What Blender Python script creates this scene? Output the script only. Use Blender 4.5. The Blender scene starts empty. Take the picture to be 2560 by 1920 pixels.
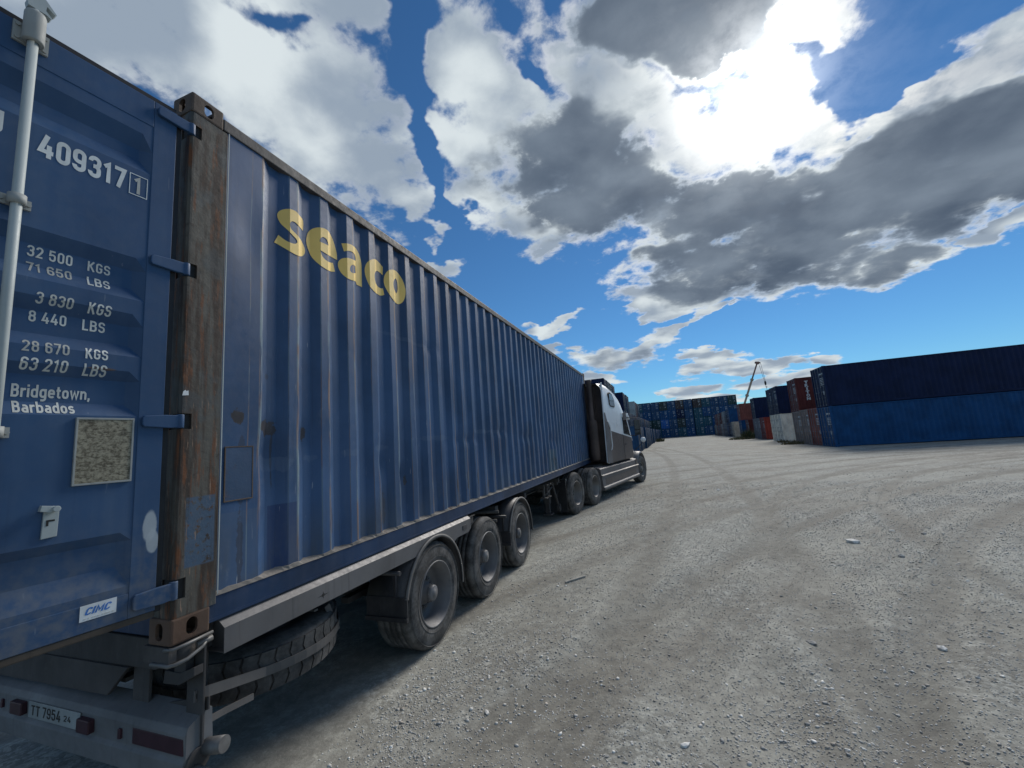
import bpy, bmesh, math, random
import numpy as np
from mathutils import Vector, Matrix

# ------------------------------------------------------------------ camera
scene = bpy.context.scene
COL = scene.collection
cam_data = bpy.data.cameras.new('camera')
cam = bpy.data.objects.new('camera', cam_data)
COL.objects.link(cam)
cam_data.sensor_width = 36.0
cam_data.lens = 36.0 * 1036.8 / 2560.0
cam_data.clip_start = 0.02
cam_data.clip_end = 3000.0
YAW, PITCH, ROLL = -0.3399, 0.1406, -0.0728


def camera_matrix(yaw, pitch, roll):
    cy, sy = math.cos(yaw), math.sin(yaw)
    f = Vector((sy * math.cos(pitch), cy * math.cos(pitch), math.sin(pitch)))
    r = Vector((cy, -sy, 0.0))
    u = r.cross(f)
    c, s = math.cos(roll), math.sin(roll)
    r2 = r * c + u * s
    u2 = u * c - r * s
    m = Matrix((r2, u2, -f)).transposed().to_4x4()
    return m


cam.matrix_world = Matrix.Translation((2.2601, -1.3859, 1.8397)) @ camera_matrix(YAW, PITCH, ROLL)
scene.camera = cam
scene.render.resolution_x = 1024
scene.render.resolution_y = 768

# ------------------------------------------------------------------ light
SUN_AZ, SUN_EL = math.radians(15.4), math.radians(36.5)
SUN_DIR = Vector((math.sin(SUN_AZ) * math.cos(SUN_EL), math.cos(SUN_AZ) * math.cos(SUN_EL), math.sin(SUN_EL)))
sun_data = bpy.data.lights.new('sun', 'SUN')
sun_data.energy = 3.0
sun_data.angle = math.radians(22.0)
sun_data.color = (1.0, 0.94, 0.86)
sun = bpy.data.objects.new('sun', sun_data)
COL.objects.link(sun)
sun.rotation_euler = SUN_DIR.to_track_quat('Z', 'Y').to_euler()
sun.location = SUN_DIR * 300

scene.view_settings.view_transform = 'Standard'
scene.view_settings.look = 'None'
scene.view_settings.exposure = 0.0
scene.view_settings.gamma = 1.0
scene.view_settings.use_curve_mapping = False

# ------------------------------------------------------------------ sky
# cloud banks over the yard: (row 1, row 2, weight, darkness) of an ellipse in azimuth / elevation degrees
BLOBS = [
    (0.0363, -0.0247, 2.689, -0.0346, -0.1346, 3.6589, 1.35, 0.12),
    (0.0704, -0.0101, 5.1205, 0.0401, -0.1897, 10.0339, 1.35, 0.05),
    (0.1044, -0.0422, 6.6104, 0.0149, -0.3839, 18.6948, 1.215, 0.05),
    (0.0994, -0.0566, 8.1146, -0.0552, -0.1988, 4.2113, 1.08, 0.1),
    (0.0752, -0.1188, 7.1618, -0.0891, -0.1816, 6.1456, 1.35, 0.2),
    (0.0411, -0.1225, 5.6851, -0.1794, -0.1595, 3.8063, 1.08, 0.1),
    (0.0647, -0.1278, 6.4146, -0.1851, -0.2228, 5.266, 0.945, 0.1),
    (0.0458, -0.0943, 3.8354, -0.1101, -0.12, 4.337, 1.35, 0.35),
    (0.0535, -0.018, 0.842, -0.0407, -0.1382, 4.231, 1.98, 0.95),
    (0.099, -0.0652, 3.7596, -0.0978, -0.2363, 5.7487, 1.215, 0.35),
    (0.0592, -0.126, 6.0115, -0.2038, -0.2937, 12.106, 0.81, 0.1),
    (0.0836, -0.058, 4.7711, -0.0887, -0.2421, 5.0067, 1.215, 0.12),
    (0.0729, -0.0465, 4.8728, -0.0481, -0.1713, 4.0528, 1.35, 0.1),
    (0.0629, 0.0009, -0.9004, -0.0158, -0.1318, 3.2703, 1.8, 0.9),
    (0.1234, 0.0074, -3.7377, -0.0161, -0.1615, 4.3472, 1.8, 1),
    (0.1309, -0.0631, 1.3612, -0.1057, -0.2151, 6.0362, 1.62, 0.7),
    (0.1045, -0.0772, 3.5564, -0.1024, -0.2752, 12.7666, 1.62, 0.6),
    (0.0643, -0.0105, 0.1005, -0.048, -0.1892, 8.8497, 2.34, 0.95),
    (0.0839, -0.0754, 2.2804, -0.1364, -0.2108, 8.5932, 1.35, 0.35),
    (0.147, 0.0113, -2.0656, -0.0363, -0.2694, 9.2662, 1.35, 0.2),
    (0.1554, 0.0273, -4.1705, -0.0218, -0.3321, 11.1298, 1.35, 0.05),
    (0.1843, -0.1045, 0.9273, -0.2407, -0.3862, 18.9921, 1.35, 0),
    (0.0658, -0.1451, 6.0446, -0.1961, -0.2208, 8.9507, 1.08, 0.1),
    (0.2049, 0.0401, -6.4217, -0.0606, -0.3846, 16.5608, 1.71, 0.1),
    (0.1509, 0.006, -2.6873, -0.0399, -0.1926, 7.2393, 1.35, 0),
    (0.0662, 0.0057, -1.7477, -0.0077, -0.1862, 4.4877, 2.7, 1),
    (0.1677, 0.0015, -5.563, -0.0272, -0.1724, 4.6586, 2.52, 1),
    (0.1329, -0.0034, -1.535, -0.0365, -0.2175, 5.7142, 2.16, 0.95),
    (0.0644, 0.003, -0.9141, -0.0084, -0.253, 4.8255, 2.34, 0.95),
    (0.2217, 0.0137, -5.9951, 0.0205, -0.4923, 7.2264, 1.98, 0.75),
    (0.2766, 0.0022, -9.2027, -0.0357, -0.6778, 12.3515, 2.052, 0.3),
    (0.2359, 0.0604, -10.0215, 0.0474, -0.2684, 6.716, 2.052, 0.15),
    (0.2111, 0.0272, -7.7319, -0.0195, -0.3572, 10.9612, 2.052, 0.2),
    (0.2022, 0.026, -6.7505, -0.0718, -0.6874, 23.1896, 1.539, 0.05),
    (0.0938, -0.0039, -0.6228, -0.0493, -0.4668, 7.9408, 1.35, 0.35),
    (0.2271, -0.0098, 0.0579, -0.0714, -0.8412, 12.9242, 1.9, 0.2),
    (0.197, -0.049, 6.9641, -0.0518, -0.3597, 7.857, 1.9237, 0),
    (0.1965, 0.0022, 2.7741, -0.0014, -0.9152, 14.8031, 2.3085, 0),
    (0.1446, 0.0197, 0.3813, 0.0704, -0.5359, 5.905, 1.485, 0.45),
    (0.2134, 0.0418, -0.3986, 0.157, -0.8119, 9.3168, 2.3085, 0.1),
    (0.3626, 0.0138, -3.1871, 0.0078, -1.1807, 15.9127, 2.3085, 0.05),
    (0.2351, 0.0145, -1.012, 0.0626, -1.5109, 18.8185, 2.052, 0),
    (0.2602, -0.0089, -1.5642, -0.053, -1.385, 12.2807, 2.3085, 0.1),
    (0.2423, 0.011, -1.6939, 0.0798, -1.158, 7.9129, 2.3085, 0.1),
    (0.2226, -0.0047, -2.5559, -0.0022, -1.1217, 7.69, 2.3085, 0.15),
    (0.3956, -0.0259, -5.5288, -0.1012, -1.6661, 12.9097, 2.052, 0),
    (0.243, -0.0037, -2.979, 0.0351, -1.3408, 6.3658, 2.3085, 0.1),
    (0.4858, -0.0218, -8.6354, -0.0398, -1.5718, 11.3441, 2.3085, 0.1),
    (0.2159, -0.0118, -0.7355, -0.0438, -1.2381, 6.1805, 2.3085, 0.1),
    (0.6928, 0.0174, -0.1064, 0.1118, -2.2174, 10.7466, 2.052, 0),
    (0.6435, -0.0177, -6.0754, -0.0155, -1.7874, 11.6019, 2.052, 0),
    (0.2745, 0.0002, 3.6661, -0.0058, -0.903, 10.8757, 2.3085, 0.05),
    (0.2858, -0.0289, 2.4365, -0.1424, -1.4117, 9.5136, 2.3085, 0),
    (0.2528, -0.032, -1.3165, -0.1898, -1.7214, 7.342, 2.052, 0),
    (0.4173, -0.0227, -8.421, -0.0386, -2.0364, 11.9242, 2.052, 0),
    (0.3082, -0.0101, -4.8622, 0.0173, -1.7075, 8.4003, 2.052, 0.05),
]
# blue openings between the banks
GAPS = [
    (0.0541, -0.2124, 11.8071, -0.3176, -0.161, -3.2339, 2),
    (0.0503, -0.1713, 8.1391, -0.5084, -0.274, -3.4715, 1.6),
    (0.0521, -0.2952, 10.5042, -0.4767, -0.1136, -8.1262, 1.8),
    (0.0502, -0.3446, 15.5674, -0.5727, -0.296, 5.1364, 1.3),
    (0.1658, -0.1938, 17.2291, -0.3291, -0.6618, 12.985, 1.1),
    (0.1899, 0.0068, -5.4056, -0.1345, -0.4784, 19.884, 2),
    (0.2254, -0.1595, 15.2142, -0.0817, -0.8866, 41.3422, 1.4),
    (0.1667, -0.0837, 7.2871, -0.204, -0.6631, 12.9273, 1.2),
]



class Tree:
    """small helper for building node graphs"""

    def __init__(self, nt):
        self.nt = nt
        self.n = nt.nodes
        self.l = nt.links

    def node(self, t, **kw):
        nd = self.n.new(t)
        for k, v in kw.items():
            setattr(nd, k, v)
        return nd

    def put(self, sock, v):
        if v is None:
            return
        if hasattr(v, 'bl_idname') and hasattr(v, 'outputs'):
            v = v.outputs[0]
        if isinstance(v, bpy.types.NodeSocket):
            self.l.new(v, sock)
        else:
            if hasattr(sock, 'default_value'):
                dv = sock.default_value
                if hasattr(dv, '__len__'):
                    if not hasattr(v, '__len__'):
                        v = [v] * len(dv)
                    if len(dv) == 4 and len(v) == 3:
                        v = tuple(v) + (1.0,)
                sock.default_value = v

    def math(self, op, a, b=None, c=None, clamp=False):
        nd = self.node('ShaderNodeMath', operation=op, use_clamp=clamp)
        self.put(nd.inputs[0], a)
        self.put(nd.inputs[1], b)
        self.put(nd.inputs[2], c)
        return nd.outputs[0]

    def vmath(self, op, a, b=None):
        nd = self.node('ShaderNodeVectorMath', operation=op)
        self.put(nd.inputs[0], a)
        self.put(nd.inputs[1], b)
        return nd.outputs['Value'] if op in ('DOT_PRODUCT', 'LENGTH', 'DISTANCE') else nd.outputs['Vector']

    def scale(self, a, s):
        nd = self.node('ShaderNodeVectorMath', operation='SCALE')
        self.put(nd.inputs[0], a)
        self.put(nd.inputs['Scale'], s)
        return nd.outputs['Vector']

    def smooth(self, v, lo, hi, to0=0.0, to1=1.0, kind='SMOOTHSTEP'):
        nd = self.node('ShaderNodeMapRange', interpolation_type=kind)
        self.put(nd.inputs['Value'], v)
        self.put(nd.inputs['From Min'], lo)
        self.put(nd.inputs['From Max'], hi)
        self.put(nd.inputs['To Min'], to0)
        self.put(nd.inputs['To Max'], to1)
        return nd.outputs['Result']

    def mix(self, f, a, b, blend='MIX'):
        nd = self.node('ShaderNodeMix', data_type='RGBA', blend_type=blend)
        self.put(nd.inputs['Factor'], f)
        self.put(nd.inputs['A'], a) if False else self.put(nd.inputs[6], a)
        self.put(nd.inputs[7], b)
        return nd.outputs[2]

    def noise(self, vec, scale, detail=4.0, rough=0.55, dist=0.0, lac=2.0, out=0):
        nd = self.node('ShaderNodeTexNoise')
        self.put(nd.inputs['Vector'], vec)
        nd.inputs['Scale'].default_value = scale
        nd.inputs['Detail'].default_value = detail
        nd.inputs['Roughness'].default_value = rough
        nd.inputs['Lacunarity'].default_value = lac
        nd.inputs['Distortion'].default_value = dist
        return nd.outputs[out]

    def comb(self, x, y, z):
        nd = self.node('ShaderNodeCombineXYZ')
        self.put(nd.inputs[0], x)
        self.put(nd.inputs[1], y)
        self.put(nd.inputs[2], z)
        return nd.outputs[0]

    def sep(self, v):
        nd = self.node('ShaderNodeSeparateXYZ')
        self.put(nd.inputs[0], v)
        return nd.outputs


def build_sky():
    w = bpy.data.worlds.new('World')
    scene.world = w
    w.use_nodes = True
    w.node_tree.nodes.clear()
    T = Tree(w.node_tree)
    STR = 0.1
    K = 1.0 / STR
    out = T.node('ShaderNodeOutputWorld')
    bg = T.node('ShaderNodeBackground')
    bg.inputs['Strength'].default_value = STR
    T.l.new(bg.outputs[0], out.inputs[0])
    sky = T.node('ShaderNodeTexSky', sky_type='NISHITA')
    sky.sun_disc = False
    sky.sun_elevation = SUN_EL
    sky.sun_rotation = SUN_AZ
    sky.altitude = 0.0
    sky.air_density = 1.0
    sky.dust_density = 0.0
    sky.ozone_density = 4.0
    gen = T.node('ShaderNodeTexCoord').outputs['Generated']
    d = T.vmath('NORMALIZE', gen)
    x, y, z = T.sep(d)
    # cloud-plane coordinates flatten the banks towards the horizon
    den = T.math('ADD', T.math('MAXIMUM', z, 0.0), 0.22)
    plane = T.comb(T.math('DIVIDE', x, den), T.math('DIVIDE', y, den), 0.0)
    deg = 180.0 / math.pi
    az = T.math('MULTIPLY', T.math('ARCTAN2', x, y), deg)
    el = T.math('MULTIPLY', T.math('ARCSINE', z), deg)
    # wobble the banks' outlines
    wob = T.vmath('SUBTRACT', T.noise(plane, 2.6, 5.0, 0.55, out='Color'), (0.5, 0.5, 0.5))
    wx, wy, wz = T.sep(wob)
    damp = T.smooth(el, 2.0, 25.0, 0.12, 1.0)
    az2 = T.math('MULTIPLY_ADD', T.math('MULTIPLY', wx, damp), 26.0, az)
    el2 = T.math('MULTIPLY_ADD', T.math('MULTIPLY', wy, damp), 20.0, el)
    p = T.comb(az2, el2, 1.0)
    dens = None
    dark = None
    for a0, a1, a2, b0, b1, b2, wgt, dk in BLOBS:
        u = T.vmath('DOT_PRODUCT', p, (a0, a1, a2))
        v = T.vmath('DOT_PRODUCT', p, (b0, b1, b2))
        q = T.vmath('LENGTH', T.comb(u, v, 0.0))
        fall = T.math('MULTIPLY_ADD', q, -wgt, wgt)
        dens = fall if dens is None else T.math('SMOOTH_MAX', dens, fall, 0.15)
        if dk > 0.15:
            df = T.math('MULTIPLY', T.smooth(q, 1.25, 0.45), dk)
            dark = df if dark is None else T.math('SMOOTH_MAX', dark, df, 0.12)
    for a0, a1, a2, b0, b1, b2, wgt in GAPS:
        q = T.vmath('LENGTH', T.comb(T.vmath('DOT_PRODUCT', p, (a0, a1, a2)), T.vmath('DOT_PRODUCT', p, (b0, b1, b2)), 0.0))
        dens = T.math('SUBTRACT', dens, T.smooth(q, 1.5, 0.1, 0.0, wgt))
    # weather outside the mapped banks: broken cloud, thinned behind camera to cut fill light
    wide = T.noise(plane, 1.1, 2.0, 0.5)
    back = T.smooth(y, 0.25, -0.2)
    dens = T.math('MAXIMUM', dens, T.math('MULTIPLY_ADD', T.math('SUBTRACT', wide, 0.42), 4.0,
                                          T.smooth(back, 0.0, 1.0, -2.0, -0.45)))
    n1 = T.noise(plane, 4.2, 7.0, 0.58, 0.15)
    n2 = T.noise(plane, 13.0, 6.0, 0.62, 0.2)
    nn = T.math('ADD', T.math('MULTIPLY', T.math('SUBTRACT', n1, 0.5), 3.6), T.math('MULTIPLY', T.math('SUBTRACT', n2, 0.5), 1.6))
    dd = T.math('ADD', T.math('ADD', dens, 0.12), nn)
    alpha = T.smooth(dd, -0.14, 0.66)
    thick = T.smooth(dd, 0.10, 0.85)
    # sun-facing light: compare the cloud with itself a step towards the sun
    cosang = T.vmath('DOT_PRODUCT', d, tuple(SUN_DIR))
    glow = T.math('POWER', T.math('MAXIMUM', cosang, 0.0), 170.0)
    glow2 = T.math('POWER', T.math('MAXIMUM', cosang, 0.0), 12.0)
    nl = T.noise(plane, 3.4, 2.5, 0.45, 0.3)
    nl2 = T.noise(T.vmath('ADD', plane, (0.03, 0.09, 0.0)), 3.4, 2.5, 0.45, 0.3)
    billow = T.math('ADD', T.math('MULTIPLY', nl, 0.5), T.math('MULTIPLY', T.math('SUBTRACT', nl, nl2), 1.7))
    bodyshade = T.smooth(T.math('ADD', billow, T.math('MULTIPLY', T.math('SUBTRACT', n1, 0.5), 1.1)), 0.0, 0.62)
    pale = T.mix(bodyshade, (0.30 * K, 0.37 * K, 0.46 * K), (0.70 * K, 0.77 * K, 0.80 * K))
    grey = T.mix(T.smooth(T.math('ADD', T.math('MULTIPLY', nl, 0.7), T.math('MULTIPLY', n1, 0.5)), 0.38, 0.82), (0.070 * K, 0.100 * K, 0.150 * K), (0.20 * K, 0.25 * K, 0.315 * K))
    dfac = T.math('MULTIPLY', T.math('MINIMUM', dark, 1.0), thick, clamp=True)
    dfac = T.math('ADD', dfac, T.math('ADD', T.math('MULTIPLY', T.math('SUBTRACT', n1, 0.5), 1.5), T.math('MULTIPLY', T.math('SUBTRACT', n2, 0.5), 0.55)), clamp=True)
    dfac = T.math('MULTIPLY', dfac, T.smooth(dark, 0.02, 0.35))
    body = T.mix(T.smooth(dfac, 0.18, 0.95), pale, grey)
    edge_w = T.math('MULTIPLY', T.smooth(thick, 0.75, 0.05), T.smooth(n2, 0.32, 0.62))
    edge = T.mix(T.math('MULTIPLY', edge_w, T.smooth(glow2, 0.0, 0.45, 0.40, 1.0)), body, (0.90 * K, 0.92 * K, 0.92 * K))
    lit = T.mix(T.math('MULTIPLY', glow, T.smooth(dfac, 0.65, 0.25)), edge, (2.2 * K, 2.15 * K, 2.0 * K))
    lit = T.mix(T.math('MULTIPLY', T.math('MULTIPLY', T.smooth(glow2, 0.25, 0.95), T.smooth(T.math('ADD', n1, T.math('MULTIPLY', n2, 0.6)), 0.68, 1.02)), T.smooth(dfac, 0.5, 0.1)), lit, (1.0 * K, 1.0 * K, 0.97 * K))
    skycol = T.mix(1.0, sky.outputs[0], (0.39, 0.67, 0.84, 1.0), 'MULTIPLY')
    # bright aureole where the sun shines through the broken cloud
    aur = T.math('ADD', T.math('MULTIPLY', T.math('POWER', T.math('MAXIMUM', cosang, 0.0), 60.0), 0.16), T.math('MULTIPLY', T.math('POWER', T.math('MAXIMUM', cosang, 0.0), 300.0), 1.15))
    aur = T.math('MULTIPLY', aur, T.smooth(T.math('ADD', T.math('MULTIPLY', n1, 0.5), n2), 0.50, 0.90, 0.30, 1.15))
    base = T.mix(alpha, skycol, lit)
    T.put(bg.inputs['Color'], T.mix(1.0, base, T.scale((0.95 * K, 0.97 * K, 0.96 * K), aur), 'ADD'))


build_sky()

# ------------------------------------------------------------------ building helpers
random.seed(7)
RNG = np.random.default_rng(11)
PI = math.pi


class MB:
    """collects polygons; build() links them as ONE mesh object"""

    def __init__(self):
        self.v, self.f, self.m, self.s = [], [], [], []
        self.mat = 0
        self.smooth = False
        self.xf = None

    def _add(self, verts, faces, smooth=None):
        b = len(self.v)
        if self.xf is not None:
            verts = [tuple(self.xf @ Vector(p)) for p in verts]
        self.v.extend([tuple(p) for p in verts])
        for f in faces:
            self.f.append(tuple(b + i for i in f))
            self.m.append(self.mat)
            self.s.append(self.smooth if smooth is None else smooth)

    def box(self, x0, x1, y0, y1, z0, z1):
        if x0 > x1: x0, x1 = x1, x0
        if y0 > y1: y0, y1 = y1, y0
        if z0 > z1: z0, z1 = z1, z0
        v = [(x0, y0, z0), (x1, y0, z0), (x1, y1, z0), (x0, y1, z0), (x0, y0, z1), (x1, y0, z1), (x1, y1, z1), (x0, y1, z1)]
        self._add(v, [(3, 2, 1, 0), (4, 5, 6, 7), (0, 1, 5, 4), (1, 2, 6, 5), (2, 3, 7, 6), (3, 0, 4, 7)], False)

    def prism(self, poly, axis, a0, a1):
        """poly: 2D points; axis 'x': (y,z), 'y': (x,z), 'z': (x,y)"""
        def P(p, a):
            return {'x': (a, p[0], p[1]), 'y': (p[0], a, p[1]), 'z': (p[0], p[1], a)}[axis]
        n = len(poly)
        v = [P(p, a0) for p in poly] + [P(p, a1) for p in poly]
        f = [(i, (i + 1) % n, n + (i + 1) % n, n + i) for i in range(n)]
        f += [tuple(range(n))[::-1], tuple(range(n, 2 * n))]
        self._add(v, f, False)

    def tube(self, pts, r, n=8, caps=True):
        pts = [Vector(p) for p in pts]
        rs = r if hasattr(r, '__len__') else [r] * len(pts)
        rings = []
        up = None
        for i, p in enumerate(pts):
            d = (pts[min(i + 1, len(pts) - 1)] - pts[max(i - 1, 0)]).normalized()
            if up is None:
                up = d.orthogonal().normalized()
            up = (up - d * up.dot(d)).normalized()
            w = d.cross(up)
            rings.append([p + (up * math.cos(2 * PI * k / n) + w * math.sin(2 * PI * k / n)) * rs[i] for k in range(n)])
        v = [q for rg in rings for q in rg]
        f = []
        for i in range(len(pts) - 1):
            for k in range(n):
                f.append((i * n + k, i * n + (k + 1) % n, (i + 1) * n + (k + 1) % n, (i + 1) * n + k))
        self._add(v, f, True)
        if caps:
            b = len(self.v) - len(v)
            for rg in (tuple(range(n))[::-1], tuple(range((len(pts) - 1) * n, len(pts) * n))):
                self.f.append(tuple(b + i for i in rg)); self.m.append(self.mat); self.s.append(False)

    def lathe(self, prof, axis='x', n=40, c=(0, 0, 0), close=False, a0=0.0, a1=2 * PI, smooth=True):
        """prof: (radius, along-axis)"""
        full = abs(a1 - a0 - 2 * PI) < 1e-6
        m = n if full else n + 1
        v = []
        for r, a in prof:
            for k in range(m):
                t = a0 + (a1 - a0) * k / n
                p, q = r * math.cos(t), r * math.sin(t)
                v.append({'x': (c[0] + a, c[1] + p, c[2] + q), 'y': (c[0] + p, c[1] + a, c[2] + q), 'z': (c[0] + p, c[1] + q, c[2] + a)}[axis])
        f = []
        L = len(prof)
        for i in range(L if close else L - 1):
            j = (i + 1) % L
            for k in range(n):
                k2 = (k + 1) % m
                f.append((i * m + k, i * m + k2, j * m + k2, j * m + k))
        self._add(v, f, smooth)

    def strip(self, a, b, smooth=False):
        """quads between two equally long point lists"""
        n = len(a)
        self._add(list(a) + list(b), [(i, i + 1, n + i + 1, n + i) for i in range(n - 1)], smooth)

    def grid(self, rows, smooth=False):
        n = len(rows[0])
        v = [p for r in rows for p in r]
        f = [(i * n + k, i * n + k + 1, (i + 1) * n + k + 1, (i + 1) * n + k) for i in range(len(rows) - 1) for k in range(n - 1)]
        self._add(v, f, smooth)

    def mesh(self, name, mats, weld=False, bevel=0.0, recalc=True):
        me = bpy.data.meshes.new(name)
        me.from_pydata(self.v, [], self.f)
        for m in mats:
            me.materials.append(m)
        me.polygons.foreach_set('material_index', self.m)
        me.polygons.foreach_set('use_smooth', self.s)
        if recalc or weld or bevel:
            bm = bmesh.new()
            bm.from_mesh(me)
            if weld:
                bmesh.ops.remove_doubles(bm, verts=bm.verts, dist=1e-5)
            if recalc:
                bmesh.ops.recalc_face_normals(bm, faces=bm.faces)
            if bevel:
                es = [e for e in bm.edges if len(e.link_faces) == 2 and e.calc_face_angle(0.0) > 0.6]
                bmesh.ops.bevel(bm, geom=es, offset=bevel, segments=2, profile=0.6, affect='EDGES', clamp_overlap=True)
            bm.to_mesh(me)
            bm.free()
        me.update()
        return me

    def build(self, name, mats, parent=None, **kw):
        if not isinstance(mats, (list, tuple)):
            mats = [mats]
        return link(name, self.mesh(name, mats, **kw), parent)


def link(name, data, parent=None):
    o = bpy.data.objects.new(name, data)
    COL.objects.link(o)
    if parent is not None:
        o.parent = parent
    return o


def tag(o, label=None, cat=None, group=None, kind=None):
    if label: o['label'] = label
    if cat: o['category'] = cat
    if group: o['group'] = group
    if kind: o['kind'] = kind
    return o


def thing(name, label, cat, loc=(0, 0, 0), rz=0.0, group=None):
    o = link(name, None)
    o.empty_display_size = 0.2
    o.location = loc
    o.rotation_euler = (0, 0, rz)
    return tag(o, label, cat, group)


def copy_tree(o, parent=None):
    c = o.copy()
    COL.objects.link(c)
    if parent is not None:
        c.parent = parent
    for ch in list(o.children):
        copy_tree(ch, c)
    return c


def cut(mesh_a, cutters):
    """boolean difference, evaluated to a plain mesh"""
    a = link('cut_base', mesh_a)
    cs = []
    for me in cutters:
        b = link('cutter', me)
        md = a.modifiers.new('b', 'BOOLEAN')
        md.operation = 'DIFFERENCE'
        md.object = b
        md.solver = 'EXACT'
        cs.append(b)
    dg = bpy.context.evaluated_depsgraph_get()
    dg.update()
    me = bpy.data.meshes.new_from_object(a.evaluated_get(dg))
    for b in cs + [a]:
        bpy.data.objects.remove(b)
    return me


_fonts = {}


def text_bm(s, width=None, height=None, bold=0.0, spacing=1.0):
    """a filled text outline, lower left at 0,0, scaled to width / height"""
    cu = bpy.data.curves.new('lettering', 'FONT')
    cu.body = s
    cu.offset = bold
    cu.space_character = spacing
    cu.resolution_u = 3
    o = link('lettering_curve', cu)
    dg = bpy.context.evaluated_depsgraph_get()
    dg.update()
    me = bpy.data.meshes.new_from_object(o.evaluated_get(dg))
    bpy.data.objects.remove(o)
    bm = bmesh.new()
    bm.from_mesh(me)
    bpy.data.meshes.remove(me)
    xs = [v.co.x for v in bm.verts]
    ys = [v.co.y for v in bm.verts]
    x0, x1, y0, y1 = min(xs), max(xs), min(ys), max(ys)
    sy = height / (y1 - y0) if height else 1.0
    sx = width / (x1 - x0) if width else sy
    for v in bm.verts:
        v.co.x = (v.co.x - x0) * sx
        v.co.y = (v.co.y - y0) * sy
    return bm


# ---- narrow signwriter's letters, drawn as strokes ---------------------------
def _arc(cx, cy, rx, ry, a0, a1, n=6):
    return [(cx + rx * math.cos(math.radians(a0 + (a1 - a0) * k / n)), cy + ry * math.sin(math.radians(a0 + (a1 - a0) * k / n))) for k in range(n + 1)]


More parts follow.
